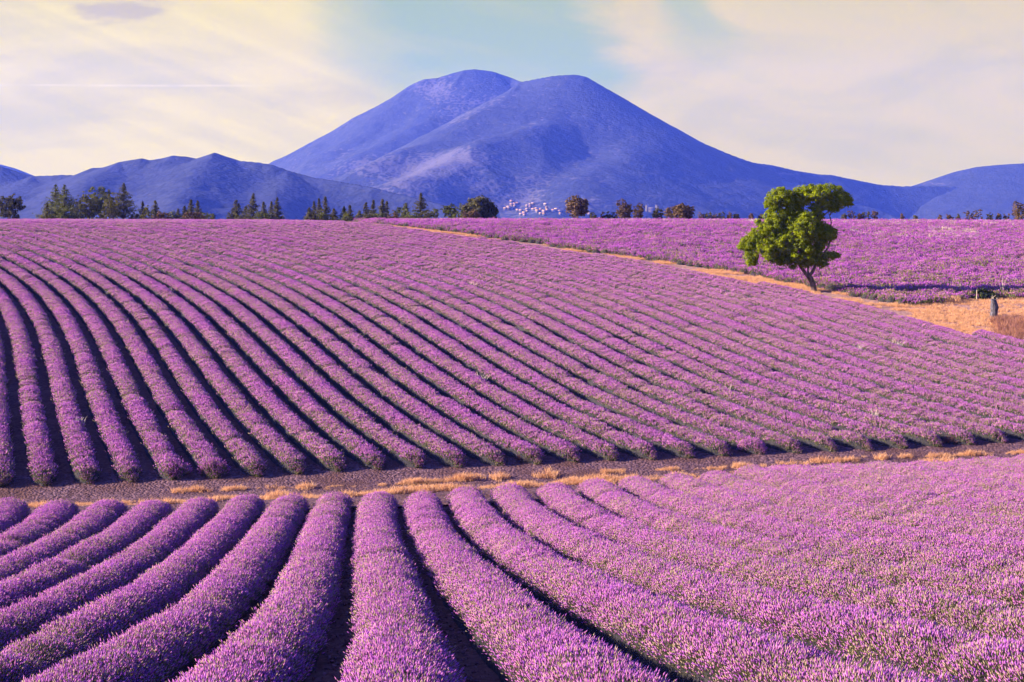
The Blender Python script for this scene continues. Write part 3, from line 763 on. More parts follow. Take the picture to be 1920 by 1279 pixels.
# lavender bushes standing apart at the feet of some rows
END_B = [bush_mesh('lavender_bush', .66, .60, 420, [BUSHSTEM, FLOWER, FOLIAGE], 220 + i) for i in range(2)]
DEAD_B = bush_mesh('lavender_bush', .60, .42, 260, [DARKSTEM, FLOWER, FOLIAGE], 231, False)
GREEN_B = bush_mesh('lavender_bush', .40, .40, 200, [GREENSTEM, FLOWER, FOLIAGE], 232, True, .08, .3)
for px, py, me, lab, s in ((329, 893, END_B[0], 'single round lavender bush at the foot of the fifth row from the left', 1.0), (402, 891, END_B[1], 'round lavender bush ending the sixth row from the left beside the track', 1.0), (985, 866, DEAD_B, 'dead dark purple bush at a row foot by the middle of the track', .9), (1068, 864, GREEN_B, 'small pale green bush at a row foot near the middle of the track', 1.0), (1410, 848, END_B[0], 'round lavender bush standing apart at its row foot right of the middle', .95), (1478, 846, DEAD_B, 'low reddish brown dead bush between two row feet', .95), (1785, 833, DEAD_B, 'low dark dead bush at a row foot near the right edge', .85)):
    p = unproject(px, py)[0]; put('lavender_bush', me, (p[0], p[1], float(H(*p))), lab, 'bush', None, random.uniform(0, 6), s)

# ------------------------------------------------------------------ dry weeds, grass, clods
WEED = [blade_tuft('dry_weed', 26, .32, .62, .017, PALE, 300 + i, .3).data for i in range(3)]
for px, py, lab, s in ((900, 726, 'pale dry weed in a hillside row, near the middle of the field', 1.0), (1362, 752, 'tall thin pale weed in a furrow right of the middle', 1.1), (1607, 668, 'clump of white dry stalks, left one of two side by side on the right slope', 1.1), (1680, 660, 'clump of white dry stalks, right one of two side by side on the right slope', 1.1), (889, 544, 'small whitish weed high on the hillside', .9), (1640, 795, 'pale dry stalks poking from a row near the track at right', .95), (146, 812, 'whitish dry stalks on the third row from the left', .9), (318, 556, 'small pale weed high on the left slope', .8)):
    p = unproject(px, py)[0]; put('dry_weed', random.choice(WEED), (p[0], p[1], float(H(*p)) + .28), lab, 'weed', 'pale dry weeds in the hillside rows', random.uniform(0, 6), s)
def scatter_band(curve, half, per_m, r, clump=None):
    d = np.concatenate([[0], np.cumsum(np.hypot(*np.diff(curve, axis=0).T))]); n = int(d[-1] * per_m)
    s = r.uniform(0, d[-1], n); off = r.normal(0, half, n)
    if clump: keep = fbm(s / clump, s * 0 + 3, 71, 2) > .08; s, off = s[keep], off[keep] * .7
    x = np.interp(s, d, curve[:, 0]) + r.normal(0, .1, len(s)); y = np.interp(s, d, curve[:, 1]) + off
    return np.stack([x, y], 1)
r_ = np.random.default_rng(404)
A1 = plan([(-60, 957), (0, 955), (320, 947), (427, 939), (633, 936), (773, 926), (973, 916), (1073, 909), (1240, 901), (1313, 896)], 80)
A2 = plan([(1313, 896), (1390, 891), (1690, 877), (1980, 857)], 60)
B1 = plan([(300, 926), (500, 920), (740, 912), (873, 903), (960, 899), (1030, 897), (1173, 887), (1330, 882), (1457, 875), (1580, 867), (1713, 860), (1843, 855), (1960, 849)], 90)
B2 = B1 + r_.normal(0, .25, B1.shape)
g1 = np.concatenate([scatter_band(B2, .40, 2.5, r_, .8), scatter_band(A1, .30, 52, r_), scatter_band(A2, .20, 18, r_, .5), scatter_band(B1, .12, 30, r_, .5)])
z1 = H(g1[:, 0], g1[:, 1]) + .05
scatter('dry_grass', 'grass', GRASS_T, np.c_[g1, z1], np.c_[r_.normal(0, .15, (len(g1), 2)), np.ones(len(g1))], np.clip(.75 + .9 * fbm(g1[:, 0] / .7, g1[:, 1] / .7, 9, 2), .3, 1.5) * r_.uniform(.6, 1.3, len(g1)), kind='stuff', label='straw coloured dry grass strip along the stony track', seed=8)
# dirt track grass
t = r_.uniform(0, 1, 17000); i = r_.integers(0, len(DLOW), 17000); g2 = DLOW[i] * (1 - t[:, None]) + DUPX[i] * t[:, None] + r_.normal(0, .3, (17000, 2))
px2, _ = to_px(g2[:, 0], g2[:, 1], 0)
keep = (fbm(g2[:, 0] / 2.2, g2[:, 1] / 2.2, 55, 3) + .45 * smooth(1600, 1900, px2)) > .05
g2 = g2[keep]
scatter('dry_grass', 'grass', GRASS_T, np.c_[g2, H(g2[:, 0], g2[:, 1]) + .04], np.c_[r_.normal(0, .2, (len(g2), 2)), np.ones(len(g2))], r_.uniform(.5, 1.15, len(g2)), kind='stuff', label='short dry grass growing on the orange dirt track', seed=9)
# tall reddish grass at the right edge
g3 = unproject(1862 + 150 * r_.uniform(0, 1, 420) ** .8, 606 + 44 * r_.uniform(0, 1, 420) ** 1.2)
scatter('tall_grass', 'tall', TALLGRASS_T, np.c_[g3, H(g3[:, 0], g3[:, 1])], np.c_[r_.normal(0, .15, (420, 2)), np.ones(420)], r_.uniform(.45, 1.5, 420), kind='stuff', label='tall reddish brown grass at the right edge below the stump', seed=10)
# pale straw along the crest
qx = np.concatenate([r_.uniform(690, 930, 260), r_.uniform(930, 1420, 300), r_.uniform(1560, 1920, 260), r_.uniform(130, 230, 24)])
qY = np.concatenate([r_.uniform(186, 203, 820), r_.uniform(186, 200, 24)])
q2x = np.concatenate([r_.uniform(1735, 1830, 240), r_.uniform(1600, 1730, 60)]); q2Y = r_.uniform(165, 180, 300)
q2x, q2Y = q2x[::2], q2Y[::2]; qx = np.concatenate([qx, q2x]); qY = np.concatenate([qY, q2Y]); X = (qx - CX) / F_PX * qY
scatter('dry_grass', 'pale', PALE_T, np.c_[X, qY, H(X, qY) + .25], np.c_[r_.normal(0, .1, (len(X), 2)), np.ones(len(X))], r_.uniform(.7, 1.4, len(X)), kind='stuff', label='pale straw grass along the far crest of the fields', seed=11)
# earth clods in the front furrows, stones on the track
C = []
for k in range(3, 14):
    st = crossing(NEND, NEARF, k)
    if st is None: continue
    for sgn in (1, -1):
        P = march(NEARF, NEARG, k, st, sgn, .3, stop_near)
        if len(P) > 20 and P[-1, 1] < st[1]:
            m = len(P) * 9; j = r_.integers(0, len(P), m); C.append(P[j] + r_.normal(0, .16, (m, 2)))
C = np.concatenate(C); cs = .03 + .09 * r_.uniform(0, 1, len(C)) ** 3
scatter('soil_clods', 'clod', CLOD_T, np.c_[C, H(C[:, 0], C[:, 1]) + .02], np.c_[r_.normal(0, .4, (len(C), 2)), np.ones(len(C))], cs, kind='stuff', label='reddish earth clods lying in the front furrows', seed=12)
t = r_.uniform(-.05, 1.02, 16000); i = r_.integers(0, 160, 16000); g4 = NEND[i] * (1 - t[:, None]) + FOOT[i] * t[:, None] + r_.normal(0, .25, (16000, 2))
scatter('track_stones', 'clod', CLOD_T, np.c_[g4, H(g4[:, 0], g4[:, 1]) + .06], np.c_[r_.normal(0, .4, (len(g4), 2)), np.ones(len(g4))], .02 + .075 * r_.uniform(0, 1, len(g4)) ** 3, kind='stuff', label='small grey stones covering the track', seed=13)

# ------------------------------------------------------------------ trees
def tube(pts, rads, sides=8, noise=.0, seed=0):
    pts = np.array(pts, float); r = np.random.default_rng(seed); V = []; F = []
    for i, p in enumerate(pts):
        d = pts[min(i + 1, len(pts) - 1)] - pts[max(i - 1, 0)]; d /= np.linalg.norm(d)
        s = np.cross(d, [.3, 1, .1]); s /= np.linalg.norm(s); t = np.cross(d, s)
        for k in range(sides):
            a = 2 * math.pi * k / sides; q = rads[i] * (1 + r.uniform(-noise, noise)); V.append(p + q * (math.cos(a) * s + math.sin(a) * t))
    for i in range(len(pts) - 1):
        for k in range(sides):
            k2 = (k + 1) % sides; F.append((i * sides + k, i * sides + k2, (i + 1) * sides + k2, (i + 1) * sides + k))
    return np.array(V), np.array(F)
def merge(parts):
    V = []; F = []; n = 0
    for v, f in parts: V.append(v); F.append(f + n); n += len(v)
    return np.concatenate(V), np.concatenate(F)
def leaves(centers, normals, size, r, stretch=1.6, flat=.55):
    """one kite-shaped leaf spray per centre"""
    n = len(centers); d = normals + r.normal(0, flat, (n, 3)); d /= np.linalg.norm(d, axis=1)[:, None]
    s = np.cross(d, r.normal(0, 1, (n, 3))); s /= np.linalg.norm(s, axis=1)[:, None]; t = np.cross(d, s)
    sz = size * r.uniform(.6, 1.3, n)[:, None]
    # blade lies mostly in the s,t plane, tip drooping along d
    a = centers - t * sz * stretch * .5; b = centers + s * sz * .5 + d * sz * .15; c = centers + t * sz * stretch * .5; e = centers - s * sz * .5 + d * sz * .15
    V = np.stack([a, b, c, e], 1).reshape(-1, 3); F = np.arange(4 * n).reshape(n, 4)
    return V, F
def crown(lobes, n_clump, per, rc, size, seed, fill=.15):
    """lobes: (centre, radii, weight) -> leaf sprays in clumps on each lobe's shell"""
    r = np.random.default_rng(seed); C = []; N = []
    W = np.array([l[2] for l in lobes], float); W /= W.sum()
    for (c, ra, w), ww in zip(lobes, W):
        k = max(3, int(n_clump * ww)); v = r.normal(0, 1, (k, 3)); v /= np.linalg.norm(v, axis=1)[:, None]
        q = np.where(r.uniform(0, 1, k) < fill, r.uniform(.3, .8, k), r.uniform(.80, 1.13, k))[:, None]
        cc = np.array(c) + v * q * np.array(ra); rr = rc * r.uniform(.6, 1.35, k)
        for p, n_, q_ in zip(cc, v, rr):
            u = r.normal(0, 1, (per, 3)); u /= np.linalg.norm(u, axis=1)[:, None]; u[:, 2] = np.abs(u[:, 2]) * np.where(r.uniform(0, 1, per) < .75, 1, -1)
            rad_ = q_ * r.uniform(.45, 1.0, (per, 1)) * np.array([1, 1, .75]); C.append(p + u * rad_); N.append(u * .8 + n_ * .5 + [0, 0, .35])
    return leaves(np.concatenate(C), np.concatenate(N), size, r)

# the lone tree beside the dirt track
def lone_tree():
    base = unproject(1523, 549)[0]; Y = base[1]; z0 = float(H(*base)); k = Y / F_PX
    root = empty('lone_tree', (base[0], Y, z0), 'lone leaning green tree with bare forked trunk standing on the dirt track', 'tree')
    def w(zx, zy, dy=0.0):       # crop coordinates -> metres relative to the foot
        px = 1360 + zx / 5.114; py = 320 + zy / 5.114
        return np.array([(px - CX) * k - base[0], dy, (HY - py) * k - z0])
    foot = w(845, 1170)
    def T(pts, rads, seed): return tube([w(*p) if len(p) == 3 else w(p[0], p[1]) for p in pts], rads, 9, .07, seed)
    tv, tf = merge([T([(850, 1200, 0), (848, 1165, 0), (845, 1120, 0), (835, 1075, 0), (815, 1035, 0), (795, 1005, 0)], [.42, .30, .25, .235, .225, .21], 1)])
    mesh_np('trunk', tv, [tf], [BARK], root, True)
    limbs = [([(805, 1022, 0), (770, 985, .05), (735, 935, .1), (700, 885, 0), (650, 800, -.2), (600, 700, -.3), (560, 560, -.2), (545, 420, 0), (545, 310, 0)], [.17, .15, .14, .13, .11, .10, .08, .06, .03]),
             ([(800, 1015, 0), (830, 975, -.1), (855, 925, -.15), (880, 860, -.1), (900, 760, 0), (895, 640, .1), (880, 520, .2), (890, 430, .1), (930, 330, 0), (960, 230, 0)], [.15, .13, .12, .11, .10, .09, .08, .07, .05, .03]),
             ([(800, 1000, 0), (795, 960, .15), (805, 900, .3), (790, 800, .3), (770, 680, .2), (750, 560, .1)], [.09, .08, .07, .06, .05, .03]),
             ([(885, 850, -.1), (940, 790, -.2), (985, 730, -.2), (1010, 650, -.1), (1000, 560, 0), (1018, 500, 0), (1000, 430, 0), (1040, 340, 0)], [.085, .075, .07, .06, .055, .05, .04, .025]),
             ([(700, 885, 0), (600, 830, -.4), (480, 770, -.6), (360, 720, -.5), (260, 720, -.3)], [.09, .075, .06, .045, .025]),
             ([(650, 800, -.2), (560, 740, .5), (460, 620, .6), (440, 500, .4)], [.075, .06, .045, .025]),
             ([(895, 640, .1), (820, 520, .1), (720, 420, .2), (650, 330, .1)], [.07, .055, .045, .025]),
             ([(880, 500, .2), (960, 420, .2), (1060, 330, .1), (1150, 300, 0)], [.06, .05, .04, .02]),
             ([(870, 955, -.1), (900, 950, -.2), (880, 890, -.3)], [.04, .03, .015])]
    for j, (pts, rads) in enumerate(limbs):
        v, f = T(pts, rads, 20 + j); mesh_np('limb', v, [f], [BARK], root, True)
    def L(zx, zy, rx, ry, wt, dy=0.0, rd=None):
        c = w(zx, zy, dy); m = k / 5.114
        return (c, (rx * m, (rd or (rx + ry) * .5) * m, ry * m), wt)
    lobes = [L(930, 215, 200, 75, 9, 0, 150), L(760, 240, 110, 85, 5, .2), L(1100, 280, 90, 80, 5, 0), L(1170, 305, 45, 32, 1.5), L(1040, 360, 50, 60, 1.6, .1), L(870, 370, 60, 50, 1.6, .2),
             L(540, 260, 115, 95, 6, 0), L(450, 320, 70, 60, 3), L(620, 360, 90, 90, 3.5, .3), L(480, 455, 100, 95, 5), L(560, 540, 110, 90, 4, .4), L(420, 560, 85, 80, 4, -.4),
             L(755, 520, 100, 110, 7, -.8), L(700, 600, 130, 100, 6, -1.0), L(330, 640, 110, 80, 6, -.2), L(230, 700, 80, 60, 4, 0), L(165, 725, 30, 26, 1), L(255, 800, 60, 70, 3, 0), L(250, 875, 42, 42, 1.5, 0),
             L(400, 740, 110, 90, 6, -.7), L(440, 820, 75, 55, 3, -.5), L(560, 700, 110, 90, 5, -.9), L(590, 810, 90, 80, 5, -.4), L(690, 770, 120, 100, 7, -.9), L(780, 700, 90, 100, 5, -.3), L(760, 850, 100, 60, 4, -.3),
             L(950, 600, 80, 75, 4, .2), L(1010, 620, 50, 50, 2, .1), L(1040, 590, 32, 24, .8), L(930, 700, 55, 50, 1.6, .3), L(980, 820, 60, 36, 1.6, 0), L(1050, 818, 36, 24, .8, 0), L(900, 870, 60, 40, 1.6, 0), L(940, 905, 40, 22, .7, 0), L(650, 905, 40, 36, .9, 0), L(540, 880, 45, 35, 1.1, 0), L(320, 500, 24, 30, .6, 0), L(680, 420, 95, 80, 4, .3), L(830, 600, 85, 85, 4, -.1), L(640, 480, 90, 80, 4, -.2), L(500, 640, 110, 90, 5, -.5), L(860, 770, 70, 60, 3, 0), L(700, 300, 80, 60, 2.5, .2), L(970, 320, 100, 45, 3, .2), L(880, 440, 60, 50, 1.5, .1), L(900, 560, 70, 60, 2, 0)]
    V, F = crown(lobes, 3200, 34, .26, .10, 77, .25)
    mesh_np('crown', V, [F], [LONE_LEAF], root)
LONE_LEAF = leaf_mat('bright_leaf', (.155, .215, .008), (.36, .40, .016), .40)
lone_tree()

LEAF_DARK = leaf_mat('dark_needles', (.065, .07, .035), (.19, .165, .075), .35)
LEAF_OLIVE = leaf_mat('olive_leaf', (.085, .105, .03), (.24, .235, .07), .25)
LEAF_YELLOW = leaf_mat('yellowish_leaf', (.11, .115, .022), (.24, .21, .05), .3)
LEAF_BROWN = leaf_mat('brownish_leaf', (.09, .062, .035), (.23, .145, .08), .2)
def conifer(px, top, wpx, Y, label, mat=LEAF_DARK, dens=1.0, seed=0, skirt=.06):
    k = Y / F_PX; x = (px - CX) * k; z0 = float(H(x, Y)); h = (HY - top) * k - z0; R = wpx * .66 * k
    root = empty('conifer_tree', (x, Y, z0), label, 'tree', 'trees along the field crest')
    v, f = tube([(0, 0, -.2), (0, 0, h * .5), (0, 0, h)], [h * .03 + .03, h * .018 + .02, .015], 6); mesh_np('trunk', v, [f], [BARK], root, True)
    r = np.random.default_rng(seed + 700); C = []; N = []
    nw = int(15 * dens) + 3
    for i in range(nw):
        q = skirt + (1 - skirt) * (i + r.uniform(-.2, .2)) / nw; zc = q * h; L = R * 1.12 * (1 - q) ** 1.0 * r.uniform(.75, 1.15) + .05
        for b in range(r.integers(5, 8)):
            a = r.uniform(0, 2 * math.pi); l_ = L * r.uniform(.65, 1.1); m = max(4, int(l_ / .085))
            t = np.linspace(.12, 1, m); dz = (t * .10 - .12 * t * t + .22 * t ** 3) * l_ * r.uniform(.4, 1.5)
            p = np.stack([math.cos(a) * t * l_, math.sin(a) * t * l_, zc + dz], 1)
            for _ in range(2): C.append(p + r.normal(0, .05 + .03 * l_, p.shape)); N.append(np.tile([math.cos(a) * .3, math.sin(a) * .3, .9], (m, 1)))
    for q in np.linspace(.86, 1.0, 5): C.append(np.array([[0, 0, q * h]])); N.append(np.array([[0., 0, 1]]))
    V, F = leaves(np.concatenate(C), np.concatenate(N), .15, r, 1.7, .5); mesh_np('crown', V, [F], [mat], root)
def broad(px, top, wpx, Y, label, mat=LEAF_OLIVE, seed=0, flat=1.0, clear=.08, n=70, name='broadleaf_tree', lean=0.0):
    k = Y / F_PX; x = (px - CX) * k; z0 = float(H(x, Y)); h = (HY - top) * k - z0; R = wpx * .5 * k
    r = np.random.default_rng(seed + 800)
    root = empty(name, (x, Y, z0), label, 'tree' if name.endswith('tree') else 'bush', 'trees along the field crest')
    cb = h * clear; ch = h - cb
    fork = [(R * .35 * math.cos(a), R * .35 * math.sin(a), cb + ch * .6) for a in r.uniform(0, 6.28, 3)]
    parts = [tube([(0, 0, -.2), (0, 0, cb + ch * .25)], [.05 + h * .03, .04 + h * .02], 7)] + [tube([(0, 0, cb + ch * .2), p], [.03 + h * .015, .02], 5) for p in fork]
    v, f = merge(parts); mesh_np('trunk', v, [f], [BARK], root, True)
    lob = [((lean * R * .3, 0, cb + ch * .52), (R * .72, R * .72, ch * .46), 4.0)]
    for i in range(9):
        a = 2 * math.pi * i / 9 + r.uniform(-.3, .3); e = r.uniform(-.55, .85)
        c = (math.cos(a) * R * .58 * math.cos(e), math.sin(a) * R * .58 * math.cos(e), cb + ch * (.5 + .42 * math.sin(e) * flat)); q = r.uniform(.26, .42)
        lob.append((c, (R * q, R * q, ch * q * .8), 1.3))
    V, F = crown(lob, int(n * 1.9), 24, max(.16, R * .16), max(.12, R * .085), seed + 900, .2); V[:, 2] = np.maximum(V[:, 2], .02); mesh_np('crown', V, [F], [mat], root)
    return root
B_ = broad; C_ = conifer
B_(18, 367, 56, 232, 'dark rounded pine cut by the left photo edge', LEAF_DARK, 1, 1, .04, 90, 'pine_tree')
C_(104, 344, 58, 236, 'tall dark conifer, left one of the close pair near the left edge', LEAF_OLIVE, 1.4, 2, .03)
C_(121, 346, 62, 232, 'tall dark conifer, right one of the close pair near the left edge', LEAF_OLIVE, 1.5, 3, .02)
C_(88, 380, 24, 228, 'small yellowish conifer at the foot of the tall pair at left', LEAF_YELLOW, 1.0, 4, .02)
B_(150, 370, 42, 240, 'dim leafy tree between the tall conifer pair and the yellow topped tree', LEAF_DARK, 5, 1, .02, 60)
B_(167, 358, 44, 234, 'yellow topped leafy tree right of the tall conifer pair', LEAF_YELLOW, 6, 1, .02, 80)
B_(188, 353, 50, 238, 'tallest leafy tree with yellow green top in the left group', LEAF_OLIVE, 7, 1, .02, 90)
B_(212, 358, 38, 230, 'leafy green tree touching the dark pine in the left group', LEAF_YELLOW, 8, 1, .05, 60)
B_(205, 378, 34, 226, 'low dark bush under the left group of leafy trees', LEAF_DARK, 9, 1, .0, 50, 'dense_shrub')
C_(232, 343, 54, 233, 'tall dark pine with bare lower trunk ending the left tree group', LEAF_DARK, 1.5, 10, .14)
C_(267, 377, 16, 240, 'small thin conifer just right of the tall dark pine', LEAF_DARK, .9, 11)
B_(274, 387, 24, 228, 'yellow green bush in front of thin conifers at left', LEAF_YELLOW, 12, 1, .0, 40, 'dense_shrub')
C_(291, 376, 26, 236, 'spiky young conifer between two low bushes at left', LEAF_DARK, 1.0, 13)
B_(304, 398, 40, 224, 'low straw coloured shrub right of the spiky young conifer', LEAF_BROWN, 14, 1, .0, 34, 'dense_shrub')
C_(334, 391, 18, 238, 'short conifer, leftmost of the three by a low brown shrub', LEAF_DARK, .8, 15)
C_(346, 386, 16, 234, 'thin conifer in the middle of three by a low brown shrub', LEAF_DARK, .9, 16)
C_(358, 373, 24, 240, 'tallest of the three conifers by a low brown shrub', LEAF_DARK, 1.1, 17)
C_(371, 376, 22, 236, 'pointed conifer right beside the tallest of the three', LEAF_DARK, 1.0, 18)
B_(362, 398, 46, 224, 'low brown shrub under the three conifers', LEAF_BROWN, 19, 1, .0, 34, 'dense_shrub')
B_(396, 400, 20, 228, 'tiny round bush alone between two conifer groups', LEAF_OLIVE, 20, 1, .0, 24, 'dense_shrub')
C_(443, 375, 30, 236, 'broad based conifer, leftmost in the group below the mountain foot', LEAF_DARK, 1.1, 21)
B_(448, 401, 18, 226, 'small yellow green bush under the broad based conifer', LEAF_YELLOW, 22, 1, .0, 22, 'dense_shrub')
C_(461, 386, 22, 240, 'short conifer filling the gap left of the tallest fir', LEAF_DARK, .9, 23)
C_(475, 361, 30, 234, 'tallest fir of the group under the left ridge', LEAF_DARK, 1.3, 24)
C_(494, 378, 20, 238, 'fir just right of the tallest fir', LEAF_DARK, 1.0, 25)
C_(509, 377, 16, 242, 'slim fir beside the right end of its group', LEAF_DARK, 1.0, 26)
C_(520, 369, 22, 236, 'fir with long bare tip ending its group on the right', LEAF_DARK, 1.1, 27)
C_(580, 389, 18, 232, 'short fir opening the middle fir group on the left', LEAF_DARK, .9, 28)
C_(589, 377, 16, 238, 'slim fir second in the middle fir group', LEAF_DARK, 1.0, 29)
C_(598, 371, 18, 236, 'dark slim fir third in the middle fir group', LEAF_DARK, 1.1, 30)
C_(610, 368, 24, 234, 'tall fir with sparse arms in the middle fir group', LEAF_DARK, 1.0, 31)
C_(626, 391, 20, 240, 'short fir ending the middle fir group', LEAF_DARK, .9, 32)
C_(645, 387, 18, 234, 'left fir of a small pair beyond the dirt track top', LEAF_OLIVE, .9, 33)
C_(656, 384, 16, 236, 'right fir of a small pair beyond the dirt track top', LEAF_DARK, 1.0, 34)
C_(674, 395, 18, 240, 'very small fir left of a dark fir clump', LEAF_DARK, .8, 35)
C_(686, 379, 20, 236, 'left fir of a dark clump left of the dome shaped tree', LEAF_DARK, 1.1, 36)
C_(700, 375, 20, 238, 'second fir of a dark clump left of the dome shaped tree', LEAF_DARK, 1.1, 37)
C_(717, 373, 22, 234, 'third and tallest fir of a dark clump', LEAF_DARK, 1.2, 38)
C_(725, 377, 16, 240, 'fir with bare tip closing a dark clump', LEAF_DARK, 1.0, 39)
B_(738, 396, 24, 228, 'small ochre bush between two firs', LEAF_BROWN, 40, 1, .0, 34, 'dense_shrub')
B_(748, 387, 24, 240, 'low olive bush left of a squat conifer', LEAF_OLIVE, 41, 1, .0, 40, 'dense_shrub')
C_(761, 380, 28, 236, 'squat conifer left of the tall dark fir', LEAF_OLIVE, 1.1, 42)
C_(789, 361, 36, 234, 'tall dark fir left of the round trees', LEAF_DARK, 1.5, 43)
B_(815, 392, 24, 238, 'small olive bush right of the tall dark fir', LEAF_OLIVE, 44, 1, .0, 40, 'dense_shrub')
B_(843, 383, 34, 234, 'round dark tree left of the big dome', LEAF_OLIVE, 45, 1, .02, 70)
B_(872, 382, 28, 238, 'pale olive tree leaning on the big dome', LEAF_OLIVE, 46, 1, .02, 60)
B_(884, 393, 40, 228, 'ochre bush in front of the big dome', LEAF_BROWN, 47, 1, .0, 50, 'dense_shrub')
B_(901, 371, 72, 234, 'big dome shaped dark tree below the village', LEAF_DARK, 48, .9, .0, 190)
B_(1083, 369, 50, 236, 'umbrella pine standing alone right of the village', LEAF_BROWN, 49, .9, .16, 110, 'pine_tree')
B_(1113, 400, 20, 234, 'tiny dark bush right of the lone umbrella pine', LEAF_DARK, 50, 1, .0, 26, 'dense_shrub')
B_(1131, 397, 10, 238, 'tiny reddish shrub right of the lone umbrella pine', LEAF_BROWN, 51, 1, .0, 18, 'dense_shrub')
B_(1146, 399, 26, 236, 'low dark shrub left of the brown topped pine', LEAF_DARK, 52, 1, .0, 34, 'dense_shrub')
B_(1170, 375, 38, 234, 'brown topped pine left of the pale castle', LEAF_BROWN, 53, .9, .1, 90, 'pine_tree')
B_(1197, 381, 26, 237, 'smaller pine touching the brown topped pine', LEAF_BROWN, 54, .9, .08, 60, 'pine_tree')
B_(1233, 390, 26, 238, 'low flat pine just below the castle', LEAF_DARK, 55, .8, .05, 50, 'pine_tree')
B_(1260, 386, 34, 236, 'left half of a wide dark pine clump right of the castle', LEAF_BROWN, 56, .9, .04, 70, 'pine_tree')
B_(1281, 382, 46, 234, 'large domed pine right of the castle', LEAF_BROWN, 57, .9, .03, 110, 'pine_tree')
SM = [(1315, 400, 14), (1328, 400, 18), (1341, 402, 12), (1352, 399, 22), (1368, 398, 10), (1380, 401, 16), (1408, 400, 12), (1426, 402, 14)]
SM2 = [(1583, 401, 12), (1597, 396, 16), (1612, 400, 10), (1625, 395, 24), (1640, 397, 14), (1692, 402, 8), (1716, 403, 8), (1762, 402, 10), (1780, 401, 16), (1796, 401, 10), (1815, 396, 20), (1832, 394, 26), (1857, 398, 16), (1872, 402, 12), (1888, 401, 14)]
for i, (a, b, c) in enumerate(SM): B_(a, b, c, 238, f'small dark horizon shrub, {ORD[i]} to the right of the pines by the castle', LEAF_DARK if i % 2 else LEAF_BROWN, 60 + i, 1, .0, 22, 'dense_shrub')
for i, (a, b, c) in enumerate(SM2): B_(a, b, c, 238, f'small brownish horizon shrub, {ORD[i]} to the right of the lone green tree', LEAF_BROWN if i % 3 else LEAF_DARK, 80 + i, 1, .0, 24, 'dense_shrub')
UND = [(250, 396, 26, 'at the right foot of the tall dark pine'), (322, 399, 24, 'left of the three conifers by the brown shrub'), (384, 400, 18, 'right of the three conifers by the brown shrub'), (433, 400, 18, 'left foot of the broad based conifer'), (486, 398, 26, 'at the foot of the tallest fir'), (503, 399, 22, 'between the slim fir and its left neighbour'), (584, 399, 24, 'under the short fir opening the middle group'), (604, 398, 26, 'under the tall fir with sparse arms'), (650, 399, 22, 'under the small fir pair by the dirt track top'), (693, 398, 28, 'under the two left firs of the dark clump'), (712, 398, 26, 'under the tallest fir of the dark clump'), (773, 397, 30, 'between the squat conifer and the tall dark fir'), (801, 397, 24, 'right foot of the tall dark fir'), (857, 396, 26, 'between the round dark tree and the big dome')]
for i, (a, b, c, w_) in enumerate(UND): B_(a, b, c, 230, 'low dark bush ' + w_, LEAF_OLIVE if i % 3 else LEAF_DARK, 130 + i, 1, .0, 30, 'dense_shrub')
B_(1915, 383, 40, 234, 'brown bushy tree cut by the right photo edge on the horizon', LEAF_BROWN, 110, 1, .02, 70)

# ------------------------------------------------------------------ stump, shrub, stake by the right edge
def stump():
    p = unproject(1862, 597)[0]; k = p[1] / F_PX; z0 = float(H(*p)); h = 36 * k; R = 7.0 * k
    root = empty('tree_stump', (p[0], p[1], z0), 'dark weathered upright stump in the dry grass near the right edge', 'stump')
    n, m = 14, 14; V = []
    for j in range(n):
        t = j / (n - 1); w_ = R * (1.05 - .30 * t + .22 * math.exp(-((t - .62) / .16) ** 2) + .25 * math.exp(-(t / .12) ** 2))
        for i in range(m):
            a = 2 * math.pi * i / m; q = w_ * (1 + .28 * float(fbm(np.array(i * .9), np.array(j * .8), 7, 3))); V.append((q * math.cos(a) + .10 * math.sin(3 * t), q * math.sin(a), t * h - .05 + (0 if j < n - 1 else .12 * math.sin(a * 2))))
    F = [(j * m + i, j * m + (i + 1) % m, (j + 1) * m + (i + 1) % m, (j + 1) * m + i) for j in range(n - 1) for i in range(m)]
    V.append((.03, 0, h - .12)); F3 = [((n - 1) * m + i, (n - 1) * m + (i + 1) % m, n * m) for i in range(m)]
    mesh_np('trunk', V, [np.array(F), np.array(F3)], [material('old_wood', lambda T, o: m_bark(T, o, (.03, .028, .036), (.16, .15, .18)))], root, True)
    r = np.random.default_rng(3)
    tv, tf = merge([tube([(0, 0, h * .9), (r.normal(0, .12), r.normal(0, .1), h + .1), (r.normal(0, .3), r.normal(0, .2), h + r.uniform(.15, .32))], [.025, .015, .006], 4) for _ in range(7)])
    mesh_np('shoot', tv, [tf], [PALE], root)
stump()
def side_shrub():
    p = unproject(1842, 562)[0]; z0 = float(H(*p)); k = p[1] / F_PX
    root = empty('dense_shrub', (p[0], p[1], z0), 'low dark green shrub at the field edge just behind the stump', 'bush')
    v, f = merge([tube([(0, 0, -.1), (a, b, .35)], [.04, .02], 5) for a, b in ((.3, 0), (-.4, .1), (.05, .3), (-.1, -.3))]); mesh_np('trunk', v, [f], [BARK], root)
    V, F = crown([((-.4, 0, .32), (.7, .5, .32), 2), ((.45, .1, .36), (.6, .5, .36), 2), ((0, -.1, .45), (.6, .5, .3), 2)], 60, 26, .2, .13, 4); mesh_np('crown', V, [F], [leaf_mat('shrub_leaf', (.03, .045, .02), (.07, .09, .035), .2)], root)
side_shrub()
p = unproject(1831, 566)[0]; z0 = float(H(*p))
v, f = tube([(0, 0, -.2), (.02, 0, .45), (.03, .01, .95)], [.035, .032, .03], 7, .05); tag(mesh_np('stake', v, [f], [PALE], None, True, loc=(p[0], p[1], z0)), 'thin pale wooden stake left of the dark shrub', 'stake')
